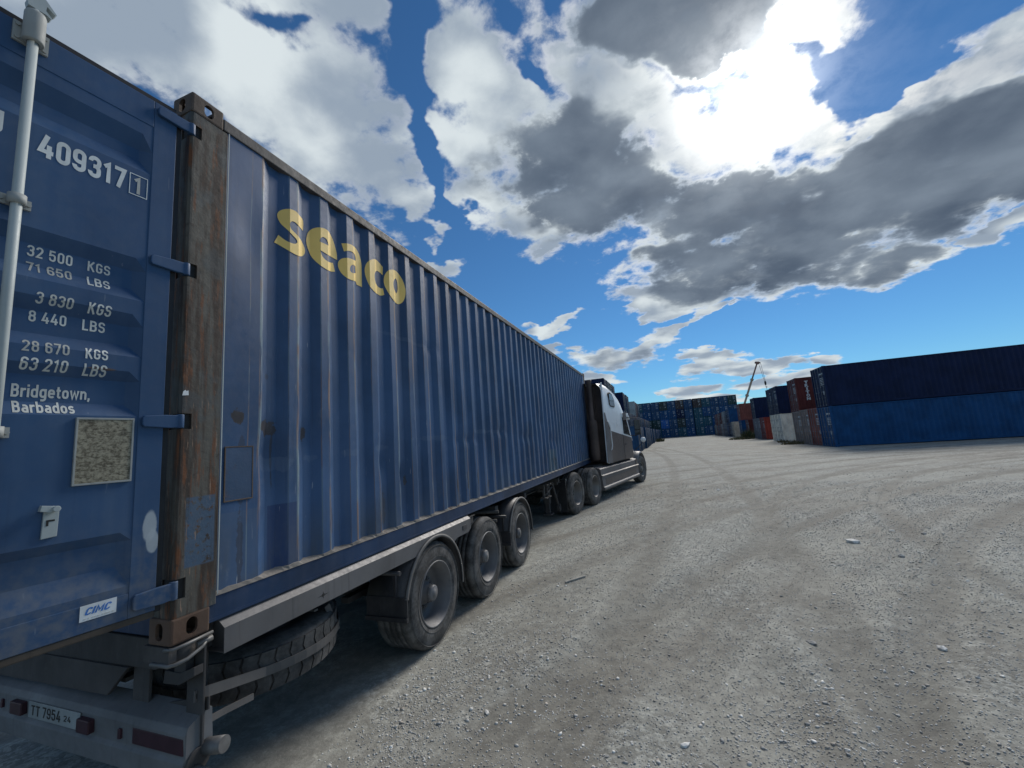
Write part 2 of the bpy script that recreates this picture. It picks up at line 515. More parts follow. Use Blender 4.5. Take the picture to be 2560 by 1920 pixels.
def _glyphs():
    l, r, b, t, m = 0.08, 0.44, 0.08, 0.92, 0.52
    R = 0.17

    def TL(x=l, y=t): return _arc(x + R, y - R, R, R, 180, 90)
    def TR(x=r, y=t): return _arc(x - R, y - R, R, R, 90, 0)
    def BR(x=r, y=b): return _arc(x - R, y + R, R, R, 0, -90)
    def BL(x=l, y=b): return _arc(x + R, y + R, R, R, -90, -180)
    def loop(x0, y0, x1, y1): return TL(x0, y1) + TR(x1, y1) + BR(x1, y0) + BL(x0, y0)
    rot = lambda p: [(0.52 - x, 1.0 - y) for x, y in p]
    six = [(r, 0.74)] + TR()[::-1] + TL()[::-1] + BL()[::-1] + BR()[::-1] + TR(r, 0.56)[::-1] + [(l + 0.05, 0.56)]
    G = {
        '0': (0.52, [(loop(l, b, r, t), True)]),
        '1': (0.38, [([(0.04, 0.74), (0.23, 0.90), (0.23, 0.0)], False)]),
        '2': (0.52, [([(l, 0.72)] + TL() + TR() + [(r, 0.66), (r - 0.05, 0.54), (l, 0.08), (r + 0.04, 0.08)], False)]),
        '3': (0.52, [([(l, 0.74)] + TL() + TR() + BR(r, 0.53) + [(0.2, 0.53)], False), ([(0.24, 0.535)] + TR(r, 0.535) + BR() + BL() + [(l, 0.26)], False)]),
        '4': (0.54, [([(0.30, 1.0), (0.07, 0.27), (0.54, 0.27)], False), ([(0.38, 0.58), (0.38, 0.0)], False)]),
        '5': (0.52, [([(r + 0.02, 0.92), (l + 0.02, 0.92), (l, 0.55)] + TR(r, 0.60) + BR() + BL() + [(l, 0.22)], False)]),
        '6': (0.52, [(six, False)]),
        '7': (0.50, [([(0.0, 0.92), (0.44, 0.92), (0.19, 0.0)], False)]),
        '8': (0.52, [(loop(l + 0.01, 0.53, r - 0.01, t), True), (loop(l, b, r, 0.535), True)]),
        '9': (0.52, [(rot(six), False)]),
        'K': (0.54, [([(l, 0), (l, 1)], False), ([(r + 0.04, 1.0), (0.15, 0.48)], False), ([(0.2, 0.6), (r + 0.06, 0.0)], False)]),
        'G': (0.52, [([(r, 0.72)] + TR()[::-1] + TL()[::-1] + BL()[::-1] + BR()[::-1] + [(r, 0.47), (0.27, 0.47)], False)]),
        'S': (0.52, [([(r, 0.72)] + TR()[::-1] + TL()[::-1] + BL(l, 0.52)[::-1] + TR(r, 0.52) + BR() + BL() + [(l, 0.28)], False)]),
        'L': (0.46, [([(l, 1.0), (l, 0.08), (0.46, 0.08)], False)]),
        'B': (0.54, [([(l, 0), (l, 1)], False), ([(l + 0.06, 0.92)] + TR(r, 0.92) + BR(r, 0.53) + [(l + 0.06, 0.53)], False), ([(l + 0.06, 0.535)] + TR(r + 0.02, 0.535) + BR(r + 0.02) + [(l + 0.06, 0.08)], False)]),
        'U': (0.52, [([(l, 1.0)] + BL()[::-1] + BR()[::-1] + [(r, 1.0)], False)]),
        'C': (0.52, [([(r, 0.72)] + TR()[::-1] + TL()[::-1] + BL()[::-1] + BR()[::-1] + [(r, 0.28)], False)]),
        'I': (0.16, [([(0.08, 0), (0.08, 1)], False)]),
        'M': (0.70, [([(0.08, 0.0), (0.08, 0.93), (0.35, 0.30), (0.62, 0.93), (0.62, 0.0)], False)]),
        'T': (0.50, [([(0.0, 0.92), (0.5, 0.92)], False), ([(0.25, 0.86), (0.25, 0.0)], False)]),
        'r': (0.36, [([(l, 0), (l, 0.7)], False), ([(l + 0.05, 0.46)] + _arc(0.30, 0.42, 0.20, 0.20, 170, 90) + [(0.38, 0.62)], False)]),
        'i': (0.16, [([(0.08, 0), (0.08, 0.70)], False), ([(0.08, 0.82), (0.08, 0.98)], False)]),
        'd': (0.52, [(loop(l, b, r, 0.62), True), ([(r, 0), (r, 1.0)], False)]),
        'b': (0.52, [(loop(l, b, r, 0.62), True), ([(l, 0), (l, 1.0)], False)]),
        'g': (0.52, [(loop(l, b, r, 0.62), True), ([(r, 0.70), (r, 0.0)] + BR(r, -0.20) + [(l + 0.02, -0.20)], False)]),
        'e': (0.52, [([(l + 0.06, 0.36), (r, 0.36)] + TR(r, 0.62)[::-1] + TL(l, 0.62)[::-1] + BL()[::-1] + [(0.34, 0.08), (r, 0.14)], False)]),
        't': (0.34, [([(0.14, 0.92), (0.14, 0.2)] + _arc(0.26, 0.20, 0.12, 0.12, 180, 270) + [(0.34, 0.08)], False), ([(0.0, 0.63), (0.33, 0.63)], False)]),
        'o': (0.52, [(loop(l, b, r, 0.62), True)]),
        'w': (0.72, [([(0.05, 0.70), (0.20, 0.04), (0.36, 0.60), (0.52, 0.04), (0.67, 0.70)], False)]),
        'n': (0.52, [([(l, 0), (l, 0.7)], False), ([(l + 0.06, 0.56)] + TR(r, 0.62) + [(r, 0.0)], False)]),
        'a': (0.50, [([(l + 0.02, 0.60), (0.2, 0.62)] + TR(r - 0.02, 0.62) + [(r - 0.02, 0.0)], False), ([(r - 0.06, 0.37)] + _arc(l + 0.14, 0.225, 0.14, 0.145, 90, 270) + [(r - 0.06, 0.08)], False)]),
        's': (0.48, [([(r - 0.02, 0.56), (0.3, 0.62)] + _arc(l + 0.13, 0.49, 0.13, 0.13, 90, 270) + _arc(r - 0.15, 0.215, 0.13, 0.135, 90, -90) + [(0.16, 0.08), (l - 0.02, 0.13)], False)]),
        ',': (0.18, [([(0.10, 0.14), (0.10, 0.02), (0.04, -0.16)], False)]),
    }
    return G


GLYPHS = _glyphs()


def stroke_text(s, weight=0.16, gap=0.11):
    """bmesh of a line of stroke letters, cap height 1, baseline 0; and its width"""
    bm = bmesh.new()
    x = 0.0
    lift = 0.0
    for ch in s:
        if ch == ' ':
            x += 0.30
            continue
        w, strokes = GLYPHS[ch]
        for pts, closed in strokes:
            P_ = [Vector((p[0] + x, p[1])) for p in pts]
            P_ = [p for i, p in enumerate(P_) if i == 0 or (p - P_[i - 1]).length > 1e-4]
            if closed and (P_[0] - P_[-1]).length < 1e-4:
                P_.pop()
            n = len(P_)
            L_, R_ = [], []
            for i in range(n):
                a = P_[i - 1] if (i > 0 or closed) else None
                c = P_[(i + 1) % n] if (i < n - 1 or closed) else None
                d1 = (P_[i] - a).normalized() if a is not None else (c - P_[i]).normalized()
                d2 = (c - P_[i]).normalized() if c is not None else d1
                n1_, n2_ = Vector((-d1.y, d1.x)), Vector((-d2.y, d2.x))
                mt = (n1_ + n2_)
                mt = mt.normalized() if mt.length > 1e-6 else n1_
                k = min(1.9, 1.0 / max(0.3, mt.dot(n1_)))
                L_.append(P_[i] + mt * k * weight / 2); R_.append(P_[i] - mt * k * weight / 2)
            vl = []; vr = []
            for i in range(n):
                lift += 0.0006
                vl.append(bm.verts.new((L_[i].x, L_[i].y, lift))); vr.append(bm.verts.new((R_[i].x, R_[i].y, lift)))
            for i in range(n if closed else n - 1):
                j = (i + 1) % n
                bm.faces.new((vl[i], vr[i], vr[j], vl[j]))
        x += w + gap
    return bm, x - gap

def drape(bm, axis, cuts):
    """cut a flat mesh along parallel lines so that it can follow folds"""
    for c in cuts:
        co = [0, 0, 0]; no = [0, 0, 0]
        co[axis] = c; no[axis] = 1
        bmesh.ops.bisect_plane(bm, geom=bm.verts[:] + bm.edges[:] + bm.faces[:], dist=1e-5, plane_co=co, plane_no=no)


def bm_object(name, bm, mats, parent=None):
    me = bpy.data.meshes.new(name)
    bm.to_mesh(me)
    bm.free()
    for m in (mats if isinstance(mats, (list, tuple)) else [mats]):
        me.materials.append(m)
    return link(name, me, parent)


# ------------------------------------------------------------------ materials
def new_mat(name):
    m = bpy.data.materials.new(name)
    m.use_nodes = True
    m.node_tree.nodes.clear()
    T = Tree(m.node_tree)
    out = T.node('ShaderNodeOutputMaterial')
    b = T.node('ShaderNodeBsdfPrincipled')
    T.l.new(b.outputs[0], out.inputs[0])
    return m, T, b


def coords(T, jitter=True):
    c = T.node('ShaderNodeTexCoord').outputs['Object']
    if jitter:
        r = T.node('ShaderNodeObjectInfo').outputs['Random']
        c = T.vmath('ADD', c, T.scale((37.0, 51.0, 23.0), r))
    return c


def mul3(c, k):
    return tuple(min(1.0, x * k) for x in c)


def paint(name, base, rough=0.5, rust=0.25, dust=0.3, streak=0.4, scratch=0.3, metal=0.0, dustcol=(0.25, 0.24, 0.22),
          bump=0.25, vary=0.35, jitter=True, rustcol=(0.085, 0.042, 0.022), extra=None, spec=0.4):
    m, T, b = new_mat(name)
    co = coords(T, jitter)
    big = T.noise(co, 1.3, 4.0, 0.6)
    fine = T.noise(co, 22.0, 5.0, 0.65)
    st = T.noise(T.vmath('MULTIPLY', co, (9.0, 9.0, 0.55)), 1.0, 5.0, 0.6)
    st2 = T.noise(T.vmath('MULTIPLY', co, (28.0, 28.0, 1.1)), 1.0, 4.0, 0.6)
    col = T.mix(T.smooth(big, 0.3, 0.7), mul3(base, 1.0 - vary), mul3(base, 1.0 + vary))
    if extra:
        col = extra(T, col)
    if dust:
        f = T.math('MULTIPLY', T.smooth(T.math('ADD', T.math('MULTIPLY', st, 0.6), T.math('MULTIPLY', big, 0.4)), 0.42, 0.75), dust)
        f = T.math('MULTIPLY_ADD', T.smooth(fine, 0.45, 0.75), dust * 0.35, f, clamp=True)
        col = T.mix(f, col, dustcol)
    if streak:
        col = T.mix(T.math('MULTIPLY', T.smooth(st2, 0.56, 0.74), streak), col, mul3(base, 0.35))
    rmask = None
    if rust:
        r1 = T.math('ADD', T.math('MULTIPLY', T.noise(co, 3.1, 8.0, 0.68), 0.75), T.math('MULTIPLY', st, 0.25))
        rmask = T.smooth(r1, 0.70 - 0.22 * rust, 0.78 - 0.18 * rust)
        rc = T.mix(T.smooth(fine, 0.35, 0.65), mul3(rustcol, 0.5), mul3(rustcol, 1.7))
        col = T.mix(rmask, col, rc)
    if scratch:
        sc = T.noise(T.vmath('MULTIPLY', co, (60.0, 60.0, 6.0)), 1.0, 3.0, 0.5)
        sc2 = T.noise(co, 2.0, 3.0, 0.5)
        f = T.math('MULTIPLY', T.smooth(sc, 0.70, 0.74), T.math('MULTIPLY', T.smooth(sc2, 0.45, 0.65), scratch))
        col = T.mix(f, col, (0.42, 0.45, 0.48))
    T.put(b.inputs['Base Color'], col)
    ro = T.smooth(fine, 0.3, 0.7, rough - 0.08, rough + 0.12, 'LINEAR')
    if rmask is not None:
        ro = T.mix(rmask, T.comb(ro, ro, ro), (0.9, 0.9, 0.9))
    T.put(b.inputs['Roughness'], ro)
    b.inputs['Metallic'].default_value = metal
    b.inputs['Specular IOR Level'].default_value = spec
    if bump:
        bp = T.node('ShaderNodeBump')
        bp.inputs['Strength'].default_value = bump
        bp.inputs['Distance'].default_value = 0.004
        h = T.math('ADD', fine, T.math('MULTIPLY', rmask, 0.6) if rmask is not None else 0.0)
        T.put(bp.inputs['Height'], h)
        T.l.new(bp.outputs[0], b.inputs['Normal'])
    return m


def plain(name, col, rough=0.6, metal=0.0, spec=0.4, vary=0.2):
    m, T, b = new_mat(name)
    co = coords(T)
    n = T.noise(co, 14.0, 4.0, 0.6)
    T.put(b.inputs['Base Color'], T.mix(T.smooth(n, 0.3, 0.7), mul3(col, 1 - vary), mul3(col, 1 + vary)))
    b.inputs['Roughness'].default_value = rough
    b.inputs['Metallic'].default_value = metal
    b.inputs['Specular IOR Level'].default_value = spec
    return m


def box_mask(T, co, lo, hi, soft=0.004):
    """1 inside a box of object space (None = open side)"""
    s = T.sep(co)
    m = None
    for i in range(3):
        for v, up in ((lo[i], True), (hi[i], False)):
            if v is None:
                continue
            q = T.smooth(s[i], v - soft, v + soft) if up else T.smooth(s[i], v + soft, v - soft)
            m = q if m is None else T.math('MULTIPLY', m, q)
    return m


def blob_mask(T, co, c, r, amp=0.5, sc=14.0):
    d = T.vmath('LENGTH', T.vmath('DIVIDE', T.vmath('SUBTRACT', co, c), r))
    n = T.noise(co, sc, 4.0, 0.6)
    return T.smooth(T.math('MULTIPLY_ADD', T.math('SUBTRACT', n, 0.5), amp * 2, d), 1.0, 0.75)


def side_extra(T, col):
    """repainted patches, rust spots and rub marks of the lorry's container side"""
    co = T.node('ShaderNodeTexCoord').outputs['Object']
    col = T.mix(box_mask(T, co, (None, 0.535, None), (None, 0.725, 0.548)), col, (0.016, 0.045, 0.135))
    col = T.mix(T.math('MULTIPLY', box_mask(T, co, (None, None, None), (None, 0.445, 0.555)), 0.5), col, (0.06, 0.10, 0.17))
    col = T.mix(T.math('MULTIPLY', box_mask(T, co, (None, 7.02, None), (None, 7.62, 0.62)), 0.55), col, (0.10, 0.16, 0.19))
    for c, r, k in (((0, 0.315, 1.08), (1, 0.040, 0.055), 0.9), ((0, 0.52, 1.02), (1, 0.075, 0.05), 0.85), ((0, 0.80, 0.985), (1, 0.03, 0.045), 0.85),
                    ((0, 0.51, 1.34), (1, 0.02, 0.02), 0.4), ((0, 1.03, 0.36), (1, 0.02, 0.09), 0.5), ((0, 0.335, 0.80), (1, 0.022, 0.26), 0.45),
                    ((0, 0.335, 0.35), (1, 0.02, 0.22), 0.5), ((0, 0.56, 0.84), (1, 0.008, 0.17), 0.6), ((0, 1.62, 0.35), (1, 0.05, 0.16), 0.5),
                    ((0, 7.45, 0.38), (1, 0.14, 0.20), 0.6), ((0, 1.96, 0.55), (1, 0.025, 0.05), 0.8), ((0, 2.95, 0.42), (1, 0.03, 0.12), 0.8),
                    ((0, 3.22, 0.40), (1, 0.03, 0.13), 0.8), ((0, 3.50, 0.42), (1, 0.03, 0.10), 0.7), ((0, 3.85, 0.30), (1, 0.08, 0.06), 0.6)):
        col = T.mix(T.math('MULTIPLY', blob_mask(T, co, c, r, 1.1, 22.0), k), col, (0.035, 0.027, 0.022))
    for c, r in (((0, 0.58, 0.80), (1, 0.12, 0.05)), ((0, 0.86, 0.82), (1, 0.07, 0.035)), ((0, 1.25, 0.83), (1, 0.10, 0.03)), ((0, 1.62, 0.86), (1, 0.12, 0.028)),
                 ((0, 2.5, 0.93), (1, 0.40, 0.03)), ((0, 3.9, 1.0), (1, 0.6, 0.03)), ((0, 2.0, 1.9), (1, 0.5, 0.02))):
        col = T.mix(T.math('MULTIPLY', blob_mask(T, co, c, r, 1.3, 9.0), 0.20), col, (0.15, 0.20, 0.27))
    # paint worn off the outer edges of the corrugations by rubbing
    x, y, z = T.sep(co)
    ph = T.math('FRACT', T.math('DIVIDE', T.math('SUBTRACT', y, 0.935), 0.2785))
    near = T.math('MAXIMUM', T.math('MULTIPLY', T.smooth(ph, 0.205, 0.235), T.smooth(ph, 0.335, 0.28)), T.math('MULTIPLY', T.smooth(ph, 0.965, 0.985), 0.6))
    pick = T.noise(T.comb(0.0, T.math('MULTIPLY', T.math('FLOOR', T.math('DIVIDE', T.math('SUBTRACT', y, 0.935), 0.2785)), 3.7), T.math('MULTIPLY', z, 0.5)), 1.0, 1.0, 0.5)
    wear = T.noise(T.vmath('MULTIPLY', co, (30.0, 30.0, 3.0)), 1.0, 5.0, 0.65)
    f = T.math('MULTIPLY', T.math('MULTIPLY', near, T.smooth(pick, 0.34, 0.50)), T.smooth(wear, 0.36, 0.52))
    col = T.mix(T.math('MULTIPLY', f, 0.85), col, T.mix(T.smooth(T.noise(T.vmath('MULTIPLY', co, (8.0, 8.0, 2.0)), 1.0, 3.0, 0.6), 0.42, 0.55), (0.20, 0.27, 0.30), (0.24, 0.155, 0.105)))
    sc = T.noise(T.vmath('MULTIPLY', co, (14.0, 14.0, 5.0)), 1.0, 7.0, 0.75)
    sc2 = T.noise(T.vmath('MULTIPLY', co, (3.0, 3.0, 1.2)), 1.0, 3.0, 0.5)
    col = T.mix(T.math('MULTIPLY', T.math('MULTIPLY', T.smooth(sc, 0.60, 0.70), T.smooth(sc2, 0.42, 0.62)), 0.45), col, (0.16, 0.20, 0.25))
    lowd = T.math('MULTIPLY', T.smooth(z, 0.62, 0.16), T.smooth(T.noise(T.vmath('MULTIPLY', co, (7.0, 7.0, 1.5)), 1.0, 5.0, 0.65), 0.42, 0.62))
    col = T.mix(T.math('MULTIPLY', lowd, 0.45), col, (0.085, 0.095, 0.095))
    return col


def post_extra(T, col):
    """layers of brown rust, bare grey-green primer and left-over blue on the corner post"""
    co = T.node('ShaderNodeTexCoord').outputs['Object']
    st = T.noise(T.vmath('MULTIPLY', co, (16.0, 16.0, 1.6)), 1.0, 6.0, 0.62)
    st2 = T.noise(T.vmath('ADD', T.vmath('MULTIPLY', co, (26.0, 26.0, 3.4)), (5.0, 1.0, 9.0)), 1.0, 6.0, 0.66)
    fl = T.noise(co, 24.0, 7.0, 0.74)
    c = T.mix(T.smooth(st, 0.40, 0.58), (0.036, 0.023, 0.016), (0.085, 0.082, 0.070))
    c = T.mix(T.smooth(st2, 0.52, 0.64), c, (0.125, 0.046, 0.016))
    c = T.mix(T.math('MULTIPLY', T.smooth(fl, 0.55, 0.66), 0.7), c, (0.028, 0.021, 0.017))
    m = T.smooth(T.noise(co, 3.0, 4.0, 0.6), 0.52, 0.60)
    c = T.mix(T.math('MULTIPLY', m, 0.45), c, (0.06, 0.080, 0.090))
    blue = T.math('MULTIPLY', box_mask(T, co, (None, 0.045, 0.33), (None, 0.186, 0.665), 0.006), T.smooth(fl, 0.62, 0.52))
    c = T.mix(blue, c, (0.045, 0.085, 0.14))
    sc = T.noise(T.vmath('MULTIPLY', co, (90.0, 90.0, 9.0)), 1.0, 3.0, 0.5)
    low = T.smooth(T.sep(co)[2], 1.6, 0.9)
    c = T.mix(T.math('MULTIPLY', T.math('MULTIPLY', T.smooth(sc, 0.63, 0.70), low), 0.7), c, (0.30, 0.20, 0.14))
    return c


def door_extra(T, col):
    co = T.node('ShaderNodeTexCoord').outputs['Object']
    # scuffed white patch at the hinge edge, rust scar over the weight lettering
    n = T.noise(co, 20.0, 4.0, 0.6)
    for c, r in (((0.035, 0.0, 0.38), (0.030, 1, 0.075)), ((0.022, 0.0, 0.31), (0.026, 1, 0.06))):
        col = T.mix(T.math('MULTIPLY', blob_mask(T, co, c, r, 0.25), 0.85), col, (0.42, 0.47, 0.50))
    col = T.mix(T.math('MULTIPLY', blob_mask(T, co, (0.235, 0.0, 1.096), (0.055, 1, 0.008), 0.3), 0.9), col, (0.10, 0.062, 0.042))
    low = T.smooth(T.sep(co)[2], 0.55, 0.0)
    col = T.mix(T.math('MULTIPLY', low, T.math('MULTIPLY', T.smooth(n, 0.3, 0.7), 0.55)), col, (0.16, 0.16, 0.155))
    return col


def make_rubber(name, col=(0.035, 0.034, 0.033), dust=0.55, tread=False):
    m, T, b = new_mat(name)
    co = coords(T)
    n = T.noise(co, 7.0, 5.0, 0.6)
    n2 = T.noise(co, 40.0, 4.0, 0.6)
    f = T.math('MULTIPLY', T.smooth(T.math('ADD', T.math('MULTIPLY', n, 0.7), T.math('MULTIPLY', n2, 0.3)), 0.35, 0.7), dust)
    T.put(b.inputs['Base Color'], T.mix(f, col, (0.20, 0.195, 0.187)))
    b.inputs['Roughness'].default_value = 0.85
    bp = T.node('ShaderNodeBump')
    bp.inputs['Strength'].default_value = 0.3
    bp.inputs['Distance'].default_value = 0.003
    T.put(bp.inputs['Height'], n2)
    T.l.new(bp.outputs[0], b.inputs['Normal'])
    return m


M = {}
BLUE = (0.030, 0.072, 0.170)
M['side'] = paint('container_side_paint', (0.032, 0.078, 0.172), 0.48, 0.10, 0.22, 0.25, 0.5, spec=0.35, extra=side_extra, jitter=False, dustcol=(0.13, 0.175, 0.25), vary=0.25, bump=0.12)
M['door'] = paint('container_door_paint', (0.024, 0.070, 0.160), 0.52, 0.03, 0.22, 0.12, 0.25, extra=door_extra, jitter=False, dustcol=(0.13, 0.18, 0.24), vary=0.15, bump=0.10)
M['rail_blue'] = paint('rail_blue_paint', (0.006, 0.028, 0.078), 0.5, 0.05, 0.18, 0.2, 0.3, dustcol=(0.13, 0.14, 0.16), bump=0.1)
M['post'] = paint('rusted_post', (0.06, 0.06, 0.055), 0.7, 0.0, 0.1, 0.35, 0.25, extra=post_extra, jitter=False, bump=0.6)
M['casting'] = paint('rusted_casting', (0.075, 0.054, 0.042), 0.75, 0.45, 0.2, 0.3, 0.2, bump=0.7)
M['casting_rust'] = paint('bare_rust', (0.085, 0.050, 0.033), 0.8, 0.4, 0.15, 0.3, 0.3, bump=0.5)
M['toprail'] = paint('weathered_rail', (0.045, 0.042, 0.042), 0.6, 0.35, 0.3, 0.2, 0.4, bump=0.5)
M['weld'] = paint('dusty_seam', (0.17, 0.155, 0.14), 0.8, 0.5, 0.4, 0.3, 0.0, bump=0.8)
M['galv'] = paint('galvanised_steel', (0.135, 0.135, 0.140), 0.5, 0.06, 0.4, 0.35, 0.15, metal=0.25, dustcol=(0.135, 0.125, 0.118), bump=0.2, vary=0.25)
M['rod'] = paint('lock_rod_paint', (0.40, 0.45, 0.45), 0.5, 0.05, 0.15, 0.1, 0.0, dustcol=(0.24, 0.24, 0.22), bump=0.15, vary=0.15)
M['bracket'] = paint('bracket_paint', (0.32, 0.34, 0.33), 0.6, 0.5, 0.2, 0.2, 0.0, bump=0.3, vary=0.15)
M['chassis'] = paint('dusty_chassis', (0.055, 0.053, 0.053), 0.75, 0.25, 0.5, 0.3, 0.15, dustcol=(0.105, 0.098, 0.092), bump=0.35)
M['bumper'] = paint('dusty_bumper', (0.150, 0.158, 0.165), 0.65, 0.05, 0.5, 0.3, 0.1, dustcol=(0.125, 0.118, 0.122), bump=0.2)
M['dark'] = plain('dark_steel', (0.022, 0.021, 0.020), 0.7)
M['gasket'] = plain('rubber_gasket', (0.020, 0.020, 0.022), 0.6)
M['dirty_gasket'] = paint('dirty_rubber', (0.055, 0.045, 0.036), 0.8, 0.3, 0.4, 0.3, 0.0, dustcol=(0.12, 0.10, 0.08), bump=0.4)
M['handle'] = plain('worn_handle_steel', (0.14, 0.14, 0.138), 0.5, 0.3)
M['plastic'] = paint('mudguard_plastic', (0.036, 0.036, 0.040), 0.5, 0.0, 0.4, 0.15, 0.1, dustcol=(0.15, 0.145, 0.14), bump=0.1)
M['rubber'] = make_rubber('tyre_rubber', dust=0.7)
M['lip'] = plain('dusty_plastic_edge', (0.11, 0.108, 0.106), 0.6)
M['patch'] = paint('patch_plate_paint', (0.026, 0.056, 0.110), 0.55, 0.85, 0.0, 0.6, 0.0, dustcol=(0.07, 0.075, 0.08), bump=0.4)
M['rubber_new'] = make_rubber('spare_rubber', (0.03, 0.03, 0.03), 0.5)
M['rim'] = paint('dusty_rim', (0.16, 0.16, 0.165), 0.55, 0.05, 0.6, 0.2, 0.0, metal=0.2, dustcol=(0.19, 0.18, 0.17), bump=0.15)
M['letter'] = plain('white_lettering', (0.62, 0.66, 0.66), 0.5, vary=0.12)
M['worn_letter'] = paint('worn_lettering', (0.55, 0.57, 0.54), 0.55, 0.0, 0.35, 0.15, 0.0, dustcol=(0.30, 0.30, 0.26), bump=0.0)
M['yellow'] = paint('yellow_lettering', (0.86, 0.60, 0.17), 0.5, 0.03, 0.12, 0.18, 0.0, dustcol=(0.55, 0.44, 0.22), bump=0.05, vary=0.12)
M['letter_blue'] = plain('blue_lettering', (0.05, 0.16, 0.45), 0.5)
M['letter_black'] = plain('black_lettering', (0.018, 0.018, 0.018), 0.6)
M['sticker'] = plain('white_sticker', (0.62, 0.66, 0.68), 0.5, vary=0.1)
M['red_lens'] = plain('dusty_red_lens', (0.045, 0.018, 0.026), 0.45)
M['plate_white'] = paint('number_plate_white', (0.28, 0.31, 0.31), 0.5, 0.0, 0.5, 0.2, 0.0, dustcol=(0.22, 0.22, 0.21), bump=0.05)


def make_data_plate():
    m, T, b = new_mat('data_plate_metal')
    co = coords(T, False)
    n = T.noise(co, 60.0, 6.0, 0.75)
    n2 = T.noise(T.vmath('MULTIPLY', co, (60.0, 60.0, 240.0)), 1.0, 4.0, 0.7)
    v = T.math('ADD', T.math('MULTIPLY', n, 0.6), T.math('MULTIPLY', n2, 0.4))
    c = T.mix(T.smooth(v, 0.38, 0.60), (0.075, 0.062, 0.040), (0.34, 0.31, 0.225))
    T.put(b.inputs['Base Color'], c)
    b.inputs['Roughness'].default_value = 0.6
    b.inputs['Metallic'].default_value = 0.25
    return m


M['data_plate'] = make_data_plate()

# ------------------------------------------------------------------ ground
TRACKS = [  # wheel tracks swept round the yard: centre x, centre y, radius, half width
    (24.0, 3.5, 20.65, 0.24), (24.0, 3.5, 18.65, 0.19), (29.3, -9.7, 30.35, 0.22), (29.3, -9.7, 28.3, 0.19), (29.3, -9.7, 31.9, 0.17), (29.3, -9.7, 33.4, 0.16),
    (29.3, -9.7, 34.9, 0.29), (29.3, -9.7, 36.8, 0.25), (29.3, -9.7, 26.2, 0.17), (29.3, -9.7, 24.0, 0.18), (29.3, -9.7, 39.5, 0.29), (29.3, -9.7, 41.6, 0.29),
    (-160.0, 20.0, 164.4, 0.25), (-160.0, 20.0, 162.5, 0.25), (26.0, 48.0, 27.0, 0.29), (26.0, 48.0, 25.0, 0.29),
]


def vnoise(x, y, seed=0):
    """smooth value noise on numpy arrays"""
    def h(i, j):
        n = (i * 374761393 + j * 668265263 + seed * 974711) & 0x7fffffff
        n = ((n ^ (n >> 13)) * 1274126177) & 0x7fffffff
        return ((n ^ (n >> 16)) & 0xffff) / 65535.0
    xi = np.floor(x).astype(np.int64); yi = np.floor(y).astype(np.int64)
    fx = x - xi; fy = y - yi
    fx = fx * fx * (3 - 2 * fx); fy = fy * fy * (3 - 2 * fy)
    return (h(xi, yi) * (1 - fx) + h(xi + 1, yi) * fx) * (1 - fy) + (h(xi, yi + 1) * (1 - fx) + h(xi + 1, yi + 1) * fx) * fy


def ground_z(x, y):
    x = np.asarray(x, float); y = np.asarray(y, float)
    z = 0.030 * (vnoise(x * 0.35, y * 0.35, 1) - 0.5) + 0.018 * (vnoise(x * 1.3, y * 1.3, 2) - 0.5) + 0.010 * (vnoise(x * 4.1, y * 4.1, 3) - 0.5)
    for cx, cy, r, w in TRACKS:
        d = np.abs(np.hypot(x - cx, y - cy) - r)
        z = z - 0.020 * np.exp(-(d / w) ** 2) + 0.014 * np.exp(-((d - 1.5 * w) / (0.5 * w)) ** 2)
    flat = np.clip((np.hypot(x, np.maximum(np.abs(y - 8) - 9, 0)) - 0.3) / 1.0, 0.15, 1.0)   # even under the lorry
    z = z * flat
    t = np.clip((y - 25.0) / 115.0, 0, 1)
    return z - 0.14 * t * t * (3 - 2 * t)


